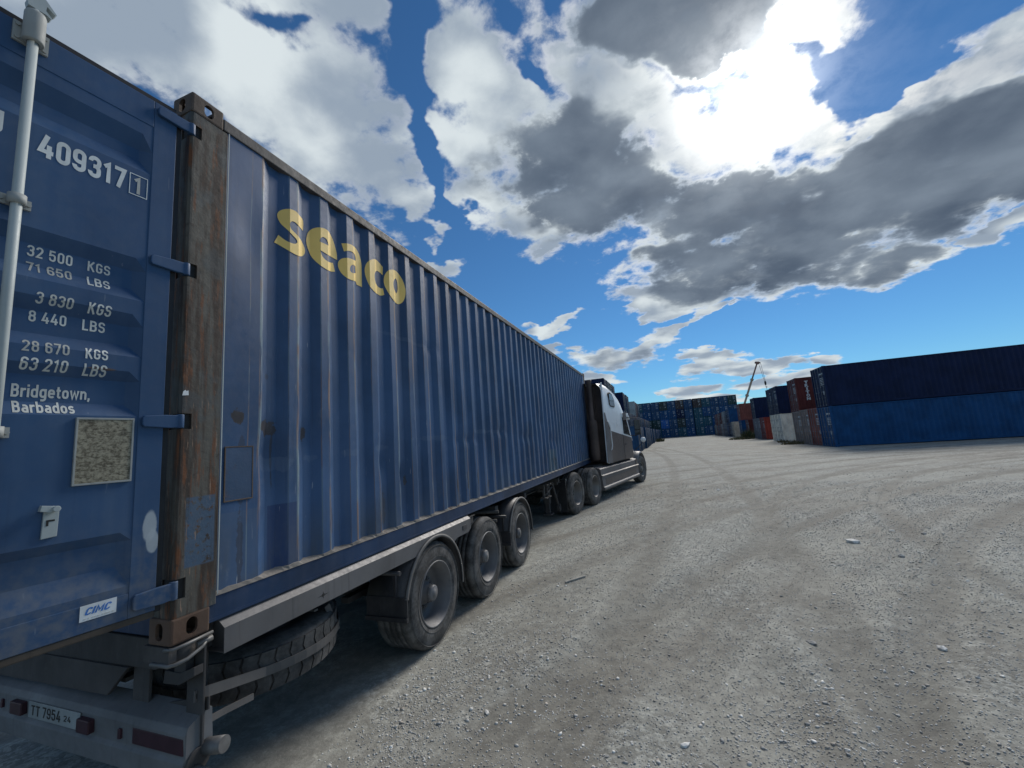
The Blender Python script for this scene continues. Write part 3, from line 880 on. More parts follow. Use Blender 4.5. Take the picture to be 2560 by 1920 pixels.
def build_ground():
    m, T, b = new_mat('dusty_gravel')
    co = T.node('ShaderNodeTexCoord').outputs['Object']
    x, y, z = T.sep(co)
    big = T.noise(co, 0.16, 5.0, 0.6)
    mid = T.noise(co, 0.9, 6.0, 0.62)
    fine = T.noise(co, 9.0, 6.0, 0.7)
    grit = T.noise(co, 55.0, 4.0, 0.7)
    col = T.mix(T.smooth(mid, 0.32, 0.68), (0.205, 0.197, 0.180), (0.305, 0.300, 0.278))
    col = T.mix(T.smooth(big, 0.42, 0.62), col, T.mix(T.smooth(mid, 0.3, 0.7), (0.245, 0.247, 0.232), (0.335, 0.338, 0.318)))
    # loose stony patches are greyer and speckled, compacted dust is even and browner
    vor = T.node('ShaderNodeTexVoronoi')
    vor.inputs['Scale'].default_value = 38.0
    T.put(vor.inputs['Vector'], co)
    vor2 = T.node('ShaderNodeTexVoronoi')
    vor2.inputs['Scale'].default_value = 16.0
    T.put(vor2.inputs['Vector'], co)
    stony = T.smooth(T.math('ADD', T.math('MULTIPLY', T.noise(co, 0.55, 4.0, 0.65), 0.75), T.math('MULTIPLY', fine, 0.25)), 0.42, 0.60)
    tracks = None
    for cx, cy, r, w in TRACKS:
        d = T.math('ABSOLUTE', T.math('SUBTRACT', T.vmath('DISTANCE', T.comb(x, y, 0.0), (cx, cy, 0.0)), r))
        f = T.smooth(d, w * 1.25, w * 0.35)
        tracks = f if tracks is None else T.math('MAXIMUM', tracks, f)
    tn = T.smooth(T.noise(co, 0.35, 5.0, 0.65), 0.28, 0.50)
    tracks = T.math('MULTIPLY', tracks, tn)
    # long drag marks swept along the traffic round the yard
    ang = T.math('ARCTAN2', T.math('SUBTRACT', y, -9.7), T.math('SUBTRACT', x, 29.3))
    rad = T.vmath('DISTANCE', T.comb(x, y, 0.0), (29.3, -9.7, 0.0))
    sweep = T.noise(T.comb(T.math('MULTIPLY', rad, 2.6), T.math('MULTIPLY', ang, 5.0), 0.0), 1.0, 5.0, 0.6)
    sweep2 = T.noise(T.comb(T.math('MULTIPLY', x, 0.35), T.math('MULTIPLY', y, 2.2), 3.0), 1.0, 4.0, 0.6)
    far = T.smooth(y, 18.0, 34.0)
    sw = T.mix(far, T.comb(sweep, sweep, sweep), T.comb(sweep2, sweep2, sweep2))
    stony = T.math('MULTIPLY', stony, T.math('MULTIPLY_ADD', tracks, -0.75, 1.0))
    speck = T.sep(vor.outputs['Color'])[0]
    speck2 = T.sep(vor2.outputs['Color'])[1]
    stonec = T.mix(T.smooth(speck, 0.1, 1.0), (0.135, 0.138, 0.135), (0.39, 0.40, 0.39))
    col = T.mix(T.math('MULTIPLY', stony, 0.6), col, stonec)
    col = T.mix(T.math('MULTIPLY', T.smooth(speck2, 0.86, 0.95), T.math('MULTIPLY', stony, 0.6)), col, (0.40, 0.40, 0.385))
    col = T.mix(T.math('MULTIPLY', T.smooth(sw, 0.50, 0.66), 0.50), col, (0.175, 0.160, 0.142))
    col = T.mix(T.math('MULTIPLY', T.smooth(sw, 0.44, 0.30), 0.45), col, (0.40, 0.395, 0.37))
    col = T.mix(T.math('MULTIPLY', tracks, 0.52), col, (0.140, 0.133, 0.121))
    col = T.mix(T.math('MULTIPLY', T.smooth(grit, 0.56, 0.68), T.math('MULTIPLY_ADD', stony, 0.30, 0.40)), col, (0.12, 0.115, 0.105))
    col = T.mix(T.math('MULTIPLY', T.smooth(grit, 0.42, 0.31), T.math('MULTIPLY_ADD', stony, 0.35, 0.30)), col, (0.47, 0.465, 0.44))
    chip = T.noise(co, 24.0, 5.0, 0.75)
    col = T.mix(1.0, col, T.mix(T.smooth(fine, 0.36, 0.64), (0.84, 0.84, 0.84), (1.18, 1.18, 1.16)), 'MULTIPLY')
    col = T.mix(T.math('MULTIPLY', T.smooth(chip, 0.60, 0.70), 0.40), col, (0.46, 0.46, 0.44))
    col = T.mix(T.math('MULTIPLY', T.smooth(chip, 0.41, 0.32), 0.45), col, (0.12, 0.118, 0.112))
    col = T.mix(1.0, col, (1.10, 1.095, 1.04, 1.0), 'MULTIPLY')
    T.put(b.inputs['Base Color'], col)
    b.inputs['Roughness'].default_value = 0.9
    b.inputs['Specular IOR Level'].default_value = 0.25
    bp = T.node('ShaderNodeBump')
    bp.inputs['Strength'].default_value = 0.42
    bp.inputs['Distance'].default_value = 0.02
    grit2 = T.noise(co, 120.0, 3.0, 0.7)
    h = T.math('ADD', T.math('MULTIPLY', fine, 0.9), T.math('ADD', T.math('MULTIPLY', grit, 0.5), T.math('MULTIPLY', grit2, 0.25)))
    h = T.math('ADD', h, T.math('MULTIPLY', T.math('MULTIPLY', vor.outputs['Distance'], -1.0), T.math('MULTIPLY_ADD', stony, 0.40, 0.05)))
    h = T.math('ADD', h, T.math('MULTIPLY', sw, 0.5))
    T.put(bp.inputs['Height'], h)
    T.l.new(bp.outputs[0], b.inputs['Normal'])

    # fan of cells, fine near the lorry, coarse to the horizon
    nr, na = 330, 420
    r = 0.05 * (1.0 + np.arange(nr) * 0.9)
    k = np.arange(nr)
    r = np.where(k < 200, 0.3 + k * 0.085, 0.3 + 200 * 0.085 + (1.06 ** np.maximum(k - 200, 0) - 1) * 1.6)
    r[-1] = 2500.0
    a = np.linspace(0, 2 * PI, na, endpoint=False)
    R, A = np.meshgrid(r, a, indexing='ij')
    X = 2.0 + R * np.sin(A); Y = 0.5 + R * np.cos(A)
    Z = ground_z(X, Y)
    Z = np.where(R > 160, -0.14, Z)
    verts = np.stack([X, Y, Z], -1).reshape(-1, 3)
    c = np.array([[2.0, 0.5, float(ground_z(2.0, 0.5))]])
    verts = np.concatenate([verts, c])
    i, j = np.meshgrid(np.arange(nr - 1), np.arange(na), indexing='ij')
    j2 = (j + 1) % na
    quads = np.stack([i * na + j, i * na + j2, (i + 1) * na + j2, (i + 1) * na + j], -1).reshape(-1, 4)
    quads = quads[:, ::-1]
    ctr = nr * na
    faces = [tuple(q) for q in quads.tolist()] + [(ctr, (q + 1) % na, q) for q in range(na)]
    me = bpy.data.meshes.new('ground')
    me.from_pydata(verts.tolist(), [], faces)
    me.polygons.foreach_set('use_smooth', [True] * len(me.polygons))
    me.materials.append(m)
    bm = bmesh.new(); bm.from_mesh(me); bmesh.ops.recalc_face_normals(bm, faces=bm.faces)
    bm.faces.ensure_lookup_table()
    if bm.faces[0].normal.z < 0:
        bmesh.ops.reverse_faces(bm, faces=bm.faces)
    bm.to_mesh(me); bm.free()
    o = link('ground', me)
    tag(o, 'grey brown dusty gravel ground of the container yard with wheel tracks', kind='structure')


build_ground()


def stone_shapes(n=8):
    """rough angular pebbles, unit size"""
    out = []
    bm = bmesh.new()
    bmesh.ops.create_icosphere(bm, subdivisions=1, radius=1.0)
    v0 = np.array([v.co[:] for v in bm.verts]); f0 = np.array([[v.index for v in f.verts] for f in bm.faces])
    bm.free()
    for k in range(n):
        v = v0 * (0.72 + 0.5 * RNG.random((len(v0), 1)))
        v = v * np.array([1.0, 0.55 + 0.4 * RNG.random(), 0.28 + 0.22 * RNG.random()])
        out.append(v)
    return out, f0


STONES, STONE_F = stone_shapes(10)


def build_gravel():
    mats = []
    for nm, c in (('stone_grey', (0.50, 0.49, 0.46)), ('stone_pale', (0.68, 0.67, 0.63)), ('stone_dark', (0.33, 0.325, 0.31)), ('stone_brown', (0.42, 0.38, 0.33))):
        mats.append(plain(nm, c, 0.75, vary=0.3))
    M['stones'] = mats
    oct_v = np.array([(1, 0, 0), (0.1, 0.9, 0.1), (-0.9, 0.15, 0), (0, -0.85, 0.1), (0.1, 0.05, 0.45), (0, 0, -0.5)], float)
    oct_f = np.array([(0, 1, 4), (1, 2, 4), (2, 3, 4), (3, 0, 4), (1, 0, 5), (2, 1, 5), (3, 2, 5), (0, 3, 5)])

    def scatter(N, rmax, power, base, gain, smin, svar, spow, srr):
        rr = 1.1 + (RNG.random(N) ** power) * rmax
        aa = np.radians(-45 + RNG.random(N) * 128)
        px = 2.26 + rr * np.sin(aa); py = -1.386 + rr * np.cos(aa)
        R0 = np.hypot(px - 29.3, py + 9.7)
        band = vnoise(R0 * 1.15, np.arctan2(py + 9.7, px - 29.3) * 7.0, 31)
        dens = vnoise(px * 0.6, py * 0.6, 21) * 0.35 + vnoise(px * 2.3, py * 2.3, 22) * 0.3 + band * 0.35
        on_track = np.zeros(N)
        for cx, cy, r, w in TRACKS:
            d = np.abs(np.hypot(px - cx, py - cy) - r)
            on_track = np.maximum(on_track, np.exp(-(d / (1.2 * w)) ** 2))
        keep = (RNG.random(N) < np.clip((dens - 0.40) * gain, base, 1.0) * (1 - 0.5 * on_track)) & (px > -0.05 + 0.35 * RNG.random(N))
        px, py, rr = px[keep], py[keep], rr[keep]
        size = smin + svar * RNG.random(len(px)) ** spow + srr * rr
        return px, py, size

    def pack(px, py, size, shapes, F):
        n = len(px)
        kind = RNG.integers(0, len(shapes), n)
        ang = RNG.random(n) * 2 * PI
        ca, sa = np.cos(ang), np.sin(ang)
        V = np.array(shapes)[kind] * size[:, None, None]
        tilt = (RNG.random((n, 2)) - 0.5) * 0.45
        X = V[:, :, 0] * ca[:, None] - V[:, :, 1] * sa[:, None] + px[:, None]
        Y = V[:, :, 0] * sa[:, None] + V[:, :, 1] * ca[:, None] + py[:, None]
        Zc = V[:, :, 2] + V[:, :, 0] * tilt[:, :1] + V[:, :, 1] * tilt[:, 1:] + (ground_z(px, py) + size * 0.14)[:, None]
        nv = V.shape[1]
        return np.stack([X, Y, Zc], -1).reshape(-1, 3), (F[None] + (np.arange(n) * nv)[:, None, None]).reshape(-1, 3), n * nv, n

    small = [oct_v * np.array([1, 0.7 + 0.3 * RNG.random(), 0.7 + 0.5 * RNG.random()]) * (0.8 + 0.4 * RNG.random((6, 1))) for _ in range(10)]
    v1, f1, nv1, n1 = pack(*scatter(330000, 15.0, 1.15, 0.50, 3.4, 0.0028, 0.0065, 2.6, 0.00045), small, oct_f)
    v2, f2, nv2, n2 = pack(*scatter(42000, 19.0, 1.3, 0.05, 2.6, 0.006, 0.0125, 3.5, 0.0005), STONES, STONE_F)
    verts = np.concatenate([v1, v2]); faces = np.concatenate([f1, f2 + nv1])
    mi = np.concatenate([np.repeat(RNG.choice(4, n1, p=[0.50, 0.26, 0.12, 0.12]), len(oct_f)), np.repeat(RNG.choice(4, n2, p=[0.46, 0.22, 0.18, 0.14]), len(STONE_F))])
    me = bpy.data.meshes.new('gravel')
    me.vertices.add(len(verts)); me.vertices.foreach_set('co', verts.ravel())
    me.loops.add(len(faces) * 3); me.loops.foreach_set('vertex_index', faces.ravel().astype(np.int32))
    me.polygons.add(len(faces)); me.polygons.foreach_set('loop_start', np.arange(0, len(faces) * 3, 3, dtype=np.int32))
    for mt in mats:
        me.materials.append(mt)
    me.polygons.foreach_set('material_index', mi.astype(np.int32))
    me.update(); me.validate()
    o = link('gravel', me)
    tag(o, 'loose grey and pale gravel scattered over the dusty yard', kind='stuff')


build_gravel()

# ------------------------------------------------------------------ the container on the lorry
H0, HC, LEN, WID = 1.02, 2.896, 12.192, 2.438
box_thing = thing('shipping_container', 'blue forty foot container on the trailer with yellow seaco lettering and an open rear door', 'container', (0, 0, H0))
PITCH, PH0 = 0.2785, 0.867          # corrugation pitch; where the first outward fold starts
XO, XI = -0.010, -0.046             # outer and inner level of the side sheet
Z0S, Z1S = 0.160, 2.800             # side sheet, bottom and top (above the container's floor line)


def fold_stations():
    st = [(0.205, XO), (0.378 + 0.072, XO), (0.378 + 0.140, XI)]
    y = PH0 - PITCH
    while y < LEN - 0.55:
        st += [(y, XI), (y + 0.068, XO), (y + 0.140, XO), (y + 0.208, XI)]
        y += PITCH
    st += [(y, XI), (y + 0.068, XO), (LEN - 0.19, XO)]
    return st


FOLD = fold_stations()


def side_x(y):
    for (ya, xa), (yb, xb) in zip(FOLD, FOLD[1:]):
        if ya <= y <= yb:
            return xa + (xb - xa) * (y - ya) / max(yb - ya, 1e-9)
    return XO


DENTS = [(0.37, 2.20, 0.09, 0.22, -0.009), (0.50, 0.85, 0.10, 0.14, -0.018), (0.80, 0.95, 0.10, 0.12, -0.012), (1.62, 0.75, 0.08, 0.12, -0.018),
         (1.9, 0.62, 0.06, 0.08, -0.018), (3.3, 0.9, 0.4, 0.05, -0.012), (4.4, 1.0, 0.3, 0.06, -0.014), (5.6, 0.9, 0.4, 0.08, -0.016), (6.6, 1.2, 0.2, 0.15, -0.014),
         (7.5, 0.8, 0.4, 0.10, -0.015), (9.0, 1.0, 0.5, 0.08, -0.014), (2.5, 1.9, 0.15, 0.05, -0.008), (1.03, 1.25, 0.03, 0.12, -0.008)]


def side_mesh(x_of):
    mb = MB()
    ys = sorted(set([round(y, 4) for y, _ in FOLD] + [round(0.205 + k * 0.0245, 4) for k in range(11)]))
    zs = np.linspace(Z0S, Z1S, 70)
    rows = []
    for z in zs:
        row = []
        for y in ys:
            x = x_of(y)
            for dy, dz, sy, sz, am in DENTS:
                e = ((y - dy) / sy) ** 2 + ((z - dz) / sz) ** 2
                if e < 9:
                    x += am * math.exp(-e)
            x += 0.0022 * math.sin(z * 3.1 + y * 7.0) * math.sin(y * 2.3 + z)
            row.append((x, y, z))
        rows.append(row)
    mb.grid(rows, smooth=True)
    return mb


panel = side_mesh(side_x).build('side_panel', M['side'], box_thing, recalc=False)
fold_y = [y for y, _ in FOLD]
sharp = []
for e in panel.data.edges:
    a, b_ = (panel.data.vertices[i].co for i in e.vertices)
    sharp.append(abs(a.y - b_.y) < 1e-4 and min(abs(a.y - q) for q in fold_y) < 1e-3)
att = panel.data.attributes.new('sharp_edge', 'BOOLEAN', 'EDGE')
att.data.foreach_set('value', sharp)
lw = MB()
pts = [(-WID - x, y) for (y, x) in FOLD]
lw.grid([[(px_, py_, z) for px_, py_ in pts] for z in (Z0S, Z1S)])
lw.build('side_panel', M['side'], box_thing)

SEACO = [
    ('o', [(0.563, 3.478), (0.581, 3.513), (0.622, 3.548), (0.669, 3.574), (0.718, 3.582), (0.749, 3.567), (0.781, 3.544), (0.779, 3.464), (0.751, 3.479), (0.718, 3.494), (0.689, 3.492), (0.67, 3.474), (0.667, 3.451), (0.679, 3.426), (0.719, 3.41), (0.759, 3.385), (0.787, 3.349), (0.797, 3.314), (0.784, 3.28), (0.754, 3.258), (0.709, 3.254), (0.633, 3.26), (0.578, 3.265), (0.541, 3.267), (0.573, 3.335), (0.623, 3.323), (0.67, 3.323), (0.709, 3.332), (0.729, 3.35), (0.724, 3.369), (0.689, 3.388), (0.641, 3.408), (0.595, 3.423), (0.57, 3.449)]),
    ('o', [(0.811, 3.427), (0.826, 3.475), (0.864, 3.521), (0.92, 3.56), (0.977, 3.581), (1.019, 3.582), (1.048, 3.557), (1.078, 3.513), (1.108, 3.438), (1.113, 3.377), (1.058, 3.378), (0.987, 3.384), (0.941, 3.387), (0.961, 3.347), (0.998, 3.329), (1.039, 3.327), (1.069, 3.335), (1.089, 3.271), (1.044, 3.256), (0.974, 3.259), (0.906, 3.274), (0.852, 3.301), (0.821, 3.351), (0.809, 3.391)]),
    ('h', [(0.936, 3.453), (0.942, 3.479), (0.967, 3.505), (0.998, 3.507), (1.016, 3.491), (1.025, 3.46), (0.982, 3.458)]),
    ('o', [(1.161, 3.54), (1.227, 3.568), (1.282, 3.58), (1.331, 3.57), (1.373, 3.53), (1.396, 3.466), (1.398, 3.393), (1.398, 3.247), (1.333, 3.247), (1.32, 3.273), (1.247, 3.265), (1.188, 3.273), (1.143, 3.296), (1.121, 3.336), (1.13, 3.374), (1.165, 3.411), (1.225, 3.442), (1.286, 3.454), (1.324, 3.455), (1.324, 3.484), (1.308, 3.513), (1.274, 3.519), (1.233, 3.506), (1.19, 3.483)]),
    ('h', [(1.256, 3.354), (1.268, 3.389), (1.296, 3.41), (1.319, 3.404), (1.322, 3.346), (1.29, 3.333), (1.266, 3.335)]),
    ('o', [(1.442, 3.442), (1.468, 3.495), (1.516, 3.541), (1.581, 3.577), (1.63, 3.571), (1.692, 3.545), (1.687, 3.463), (1.642, 3.475), (1.601, 3.472), (1.579, 3.445), (1.571, 3.404), (1.583, 3.354), (1.615, 3.326), (1.661, 3.325), (1.686, 3.336), (1.704, 3.278), (1.649, 3.253), (1.584, 3.256), (1.507, 3.289), (1.459, 3.342), (1.439, 3.393)]),
    ('o', [(1.702, 3.418), (1.718, 3.475), (1.764, 3.533), (1.82, 3.568), (1.885, 3.584), (1.95, 3.567), (2.016, 3.518), (2.051, 3.445), (2.04, 3.368), (1.997, 3.3), (1.933, 3.257), (1.886, 3.251), (1.823, 3.282), (1.755, 3.328), (1.713, 3.371)]),
    ('h', [(1.849, 3.43), (1.861, 3.475), (1.886, 3.505), (1.908, 3.486), (1.916, 3.435), (1.912, 3.386), (1.891, 3.35), (1.865, 3.377)]),
]



def rounded(poly, n=3):
    """corner-keeping smoothing of a closed outline"""
    pts = [Vector(p) for p in poly]
    out = []
    L = len(pts)
    sharp = []
    for i in range(L):
        a = (pts[i] - pts[i - 1]).normalized(); b_ = (pts[(i + 1) % L] - pts[i]).normalized()
        sharp.append(a.dot(b_) < 0.55)
    for i in range(L):
        p0, p1, p2, p3 = pts[i - 1], pts[i], pts[(i + 1) % L], pts[(i + 2) % L]
        t1 = (p2 - p0) * 0.5 if not sharp[i] else (p2 - p1) * 0.6
        t2 = (p3 - p1) * 0.5 if not sharp[(i + 1) % L] else (p2 - p1) * 0.6
        for k in range(n):
            t = k / n
            h = (2 * t ** 3 - 3 * t ** 2 + 1) * p1 + (t ** 3 - 2 * t ** 2 + t) * t1 + (-2 * t ** 3 + 3 * t ** 2) * p2 + (t ** 3 - t ** 2) * t2
            out.append(h)
    return out


def seaco_lettering():
    bm = bmesh.new()
    for kind, poly in SEACO:
        vs = [bm.verts.new((0.0, p.x, p.y - H0)) for p in rounded(poly)]
        for i in range(len(vs)):
            bm.edges.new((vs[i], vs[(i + 1) % len(vs)]))
    bmesh.ops.triangle_fill(bm, use_beauty=True, use_dissolve=False, edges=bm.edges[:], normal=(1, 0, 0))
    # the outline was measured on a flat mean plane: carry it on to the folded sheet along the lines of sight it was measured by
    drape(bm, 1, [0.5 + 0.014 * k for k in range(125)])
    cx, cy, cz = 2.2601, -1.3859, 1.8397 - H0
    for v in bm.verts:
        y0, z0 = v.co.y, v.co.z
        y, z = y0, z0
        for _ in range(30):
            k = (side_x(y) + 0.022) / (-0.022 - cx)
            y = 0.5 * y + 0.5 * (y0 + k * (y0 - cy)); z = z0 + k * (z0 - cz)
        v.co.y, v.co.z = y, z
    drape(bm, 1, [y for y, _ in FOLD if 0.4 < y < 2.3])
    for v in bm.verts:
        y, z = v.co.y, v.co.z
        v.co.x = side_x(y) + 0.0026 + 0.0022 * math.sin(z * 3.1 + y * 7.0) * math.sin(y * 2.3 + z)
    bmesh.ops.recalc_face_normals(bm, faces=bm.faces)
    for f in bm.faces:
        if f.normal.x < 0:
            f.normal_flip()
    o = bm_object('lettering', bm, M['yellow'], panel)
    o['label'] = 'yellow word seaco painted across the corrugations'


seaco_lettering()

# rusty welded plate near the rear post
pm = MB()
pm.box(-0.012, -0.0065, 0.240, 0.402, 0.617, 0.910)
pl = pm.build('patch_plate', M['patch'], box_thing, bevel=0.003)
pm = MB()
for a in ((0.236, 0.406, 0.906, 0.913), (0.236, 0.406, 0.613, 0.620), (0.236, 0.243, 0.620, 0.906), (0.399, 0.406, 0.620, 0.906)):
    pm.box(-0.010, -0.0050, a[0], a[1], a[2], a[3])
pm.build('weld_bead', M['casting'], pl, bevel=0.001)

# rails
for sx in (0, 1):
    def X(x): return x if sx == 0 else -WID - x
    r = MB(); r.box(X(-0.062), X(-0.001), 0.178, LEN - 0.178, 2.795, 2.868)
    r.build('top_rail', M['toprail'], box_thing, bevel=0.006)
    r = MB()
    r.prism([(X(-0.006), 0.045), (X(-0.006), 0.150), (X(-0.055), 0.160), (X(-0.055), 0.030), (X(-0.002), 0.030), (X(-0.002), 0.045)], 'y', 0.172, LEN - 0.17)
    r.build('bottom_rail', M['rail_blue'], box_thing)
# crust of dirt and weld along the foot of the sheet
w = MB()
rows_a, rows_b, rows_c = [], [], []
yy = 0.20
while yy < LEN - 0.2:
    j = RNG.random() * 0.010
    rows_a.append((-0.052, yy, 0.178 + j)); rows_b.append((side_x(yy) + 0.004, yy, 0.166 + j)); rows_c.append((-0.003 + 0.004 * RNG.random(), yy, 0.150))
    yy += 0.035
w.grid([rows_a, rows_b, rows_c])
w.build('foot_seam', M['weld'], box_thing)
# roof, front wall, floor
r = MB(); yy = 0.2
r.box(-WID + 0.05, -0.055, 0.15, LEN - 0.1, 2.835, 2.862)
r.build('roof', M['side'], box_thing)
r = MB()
fw = []
xx = -WID + 0.16
while xx < -0.2:
    fw += [(xx, LEN - 0.055), (xx + 0.10, LEN - 0.055), (xx + 0.14, LEN - 0.015), (xx + 0.22, LEN - 0.015)]
    xx += 0.26
fw.append((-0.15, LEN - 0.055))
r.grid([[(a, b_, z) for a, b_ in fw] for z in (0.12, 2.80)])
r.build('front_panel', M['side'], box_thing)
r = MB()
r.box(-WID + 0.06, -0.06, 0.1, LEN - 0.1, 0.125, 0.158)
r.build('floor', M['dark'], box_thing)
r = MB(); r.box(-WID + 0.06, -0.06, 0.0, 0.05, 0.032, 0.123)
fm = r.mesh('floor_member', [M['chassis']])
for k in range(26):
    link('floor_member', fm, box_thing).location = (0, 0.5 + 0.45 * k, 0)


def oval(r_, hw, hh, n=16):
    return [((hw - r_) * (1 if math.cos(t) > 0 else -1) * (abs(math.cos(t)) > 0.01) + r_ * math.cos(t),
             (hh - r_) * (1 if math.sin(t) > 0 else -1) * (abs(math.sin(t)) > 0.01) + r_ * math.sin(t))
            for t in [2 * PI * (k + 0.5) / n for k in range(n)]]


def casting_mesh():
    """ISO corner casting: hollow block with an oval hole in side, end and top; corner at the origin, body to -x, +y, +z"""
    a = MB(); a.box(-0.162, 0.0, 0.0, 0.178, 0.0, 0.118)
    base = a.mesh('corner_casting', [M['casting']], bevel=0.010)
    c1 = MB(); c1.box(-0.150, -0.016, 0.016, 0.166, 0.016, 0.100)
    c2 = MB(); c2.prism([(0.0925 + p * 1.0, 0.062 + q) for p, q in oval(0.028, 0.0265, 0.039)], 'x', -0.05, 0.02)
    c3 = MB(); c3.prism([(-0.085 + p, 0.060 + q) for p, q in oval(0.026, 0.0265, 0.040)], 'y', -0.02, 0.05)
    c4 = MB(); c4.prism([(-0.085 + p, 0.092 + q) for p, q in oval(0.031, 0.050, 0.062)], 'z', -0.02, 0.05)
    me = cut(base, [c.mesh('c', []) for c in (c1, c2, c3, c4)])
    me.name = 'corner_casting'
    return me


CAST = casting_mesh()
CAST2 = CAST.copy()
CAST2.materials.clear(); CAST2.materials.append(M['casting_rust'])
for ix in (0, 1):
    for iy in (0, 1):
        for iz in (0, 1):
            o = link('corner_casting', CAST2 if (ix, iy, iz) == (0, 0, 0) else CAST, box_thing)
            o.location = (0.004 if ix == 0 else -WID - 0.004, -0.004 if iy == 0 else LEN + 0.004, -0.004 if iz == 0 else HC + 0.004)
            o.scale = (1 if ix == 0 else -1, 1 if iy == 0 else -1, 1 if iz == 0 else -1)

# corner posts; the rear right one has the hinge slots cut in
HINGE_Z = [(2.632, 2.706), (1.812, 1.888), (1.008, 1.086), (0.197, 0.290)]
p = MB()
p.prism([(-0.155, 0.012), (-0.012, 0.0), (-0.001, 0.010), (0.0, 0.020), (0.0, 0.2), (-0.006, 0.208), (-0.05, 0.208), (-0.05, 0.12), (-0.155, 0.10)], 'z', 0.114, 2.782)
base = p.mesh('corner_post', [M['post']])
cuts_ = []
for z0, z1 in HINGE_Z:
    q = MB(); q.box(-0.09, 0.02, -0.02, 0.055, z0, z1); cuts_.append(q.mesh('c', []))
me = cut(base, cuts_); me.name = 'corner_post'
link('corner_post', me, box_thing)
g = MB(); g.box(-0.145, -0.012, 0.0135, 0.10, 0.125, 2.75)
g.build('post_core', M['dark'], box_thing)
g = MB(); g.box(-0.0005, 0.0025, 0.2085, 0.2135, 0.16, 2.79)
g.build('post_edge', M['rod'], box_thing)
for (xa, xb, ya, yb) in ((-WID, -WID + 0.15, 0.0, 0.2), (-0.15, 0.0, LEN - 0.19, LEN), (-WID, -WID + 0.15, LEN - 0.19, LEN)):
    p = MB(); p.box(xa, xb, ya, yb, 0.114, 2.782)
    p.build('corner_post', M['post'], box_thing, bevel=0.012)
g = MB(); g.prism([(0.006, 1.176), (0.036, 1.180), (0.034, 1.204), (0.024, 1.200), (0.020, 1.206), (0.010, 1.198)], 'x', 0.0012, 0.0022)
g.build('paper_scrap', M['sticker'], box_thing)
h = MB(); h.box(-WID + 0.16, -0.16, 0.02, 0.14, 2.68, 2.86); h.build('door_header', M['rail_blue'], box_thing, bevel=0.006)
h = MB(); h.box(-WID + 0.16, -0.16, 0.02, 0.16, 0.02, 0.16); h.build('door_sill', M['rail_blue'], box_thing, bevel=0.006)

# ---- doors -----------------------------------------------------------------
DTH = math.radians(5.83)
DW, DH = 1.165, 2.535        # leaf width, height ; local: x along the leaf, y out of its outer face, z up
R1 = [(2.319, 2.238, 2.181, 2.115), (1.654, 1.595, 1.502, 1.444), (1.372, 1.315, 1.220, 1.166), (1.095, 1.050, 0.940, 0.887), (0.373, 0.333, 0.228, 0.140)]
PL, PD = -0.003, -0.033


def door_y(x, z):
    """outer surface of the door sheet (horizontal troughs)"""
    dep = 0.0
    for a, b_, c, d in R1:
        if d < z < a:
            t = (a - z) / (a - b_) if z > b_ else (1.0 if z > c else (z - d) / (c - d))
            dep = max(0.0, min(1.0, t))
    e = min(1.0, max(0.0, (x - 0.100) / 0.042), max(0.0, (1.065 - x) / 0.042))
    return PL + (PD - PL) * dep * e


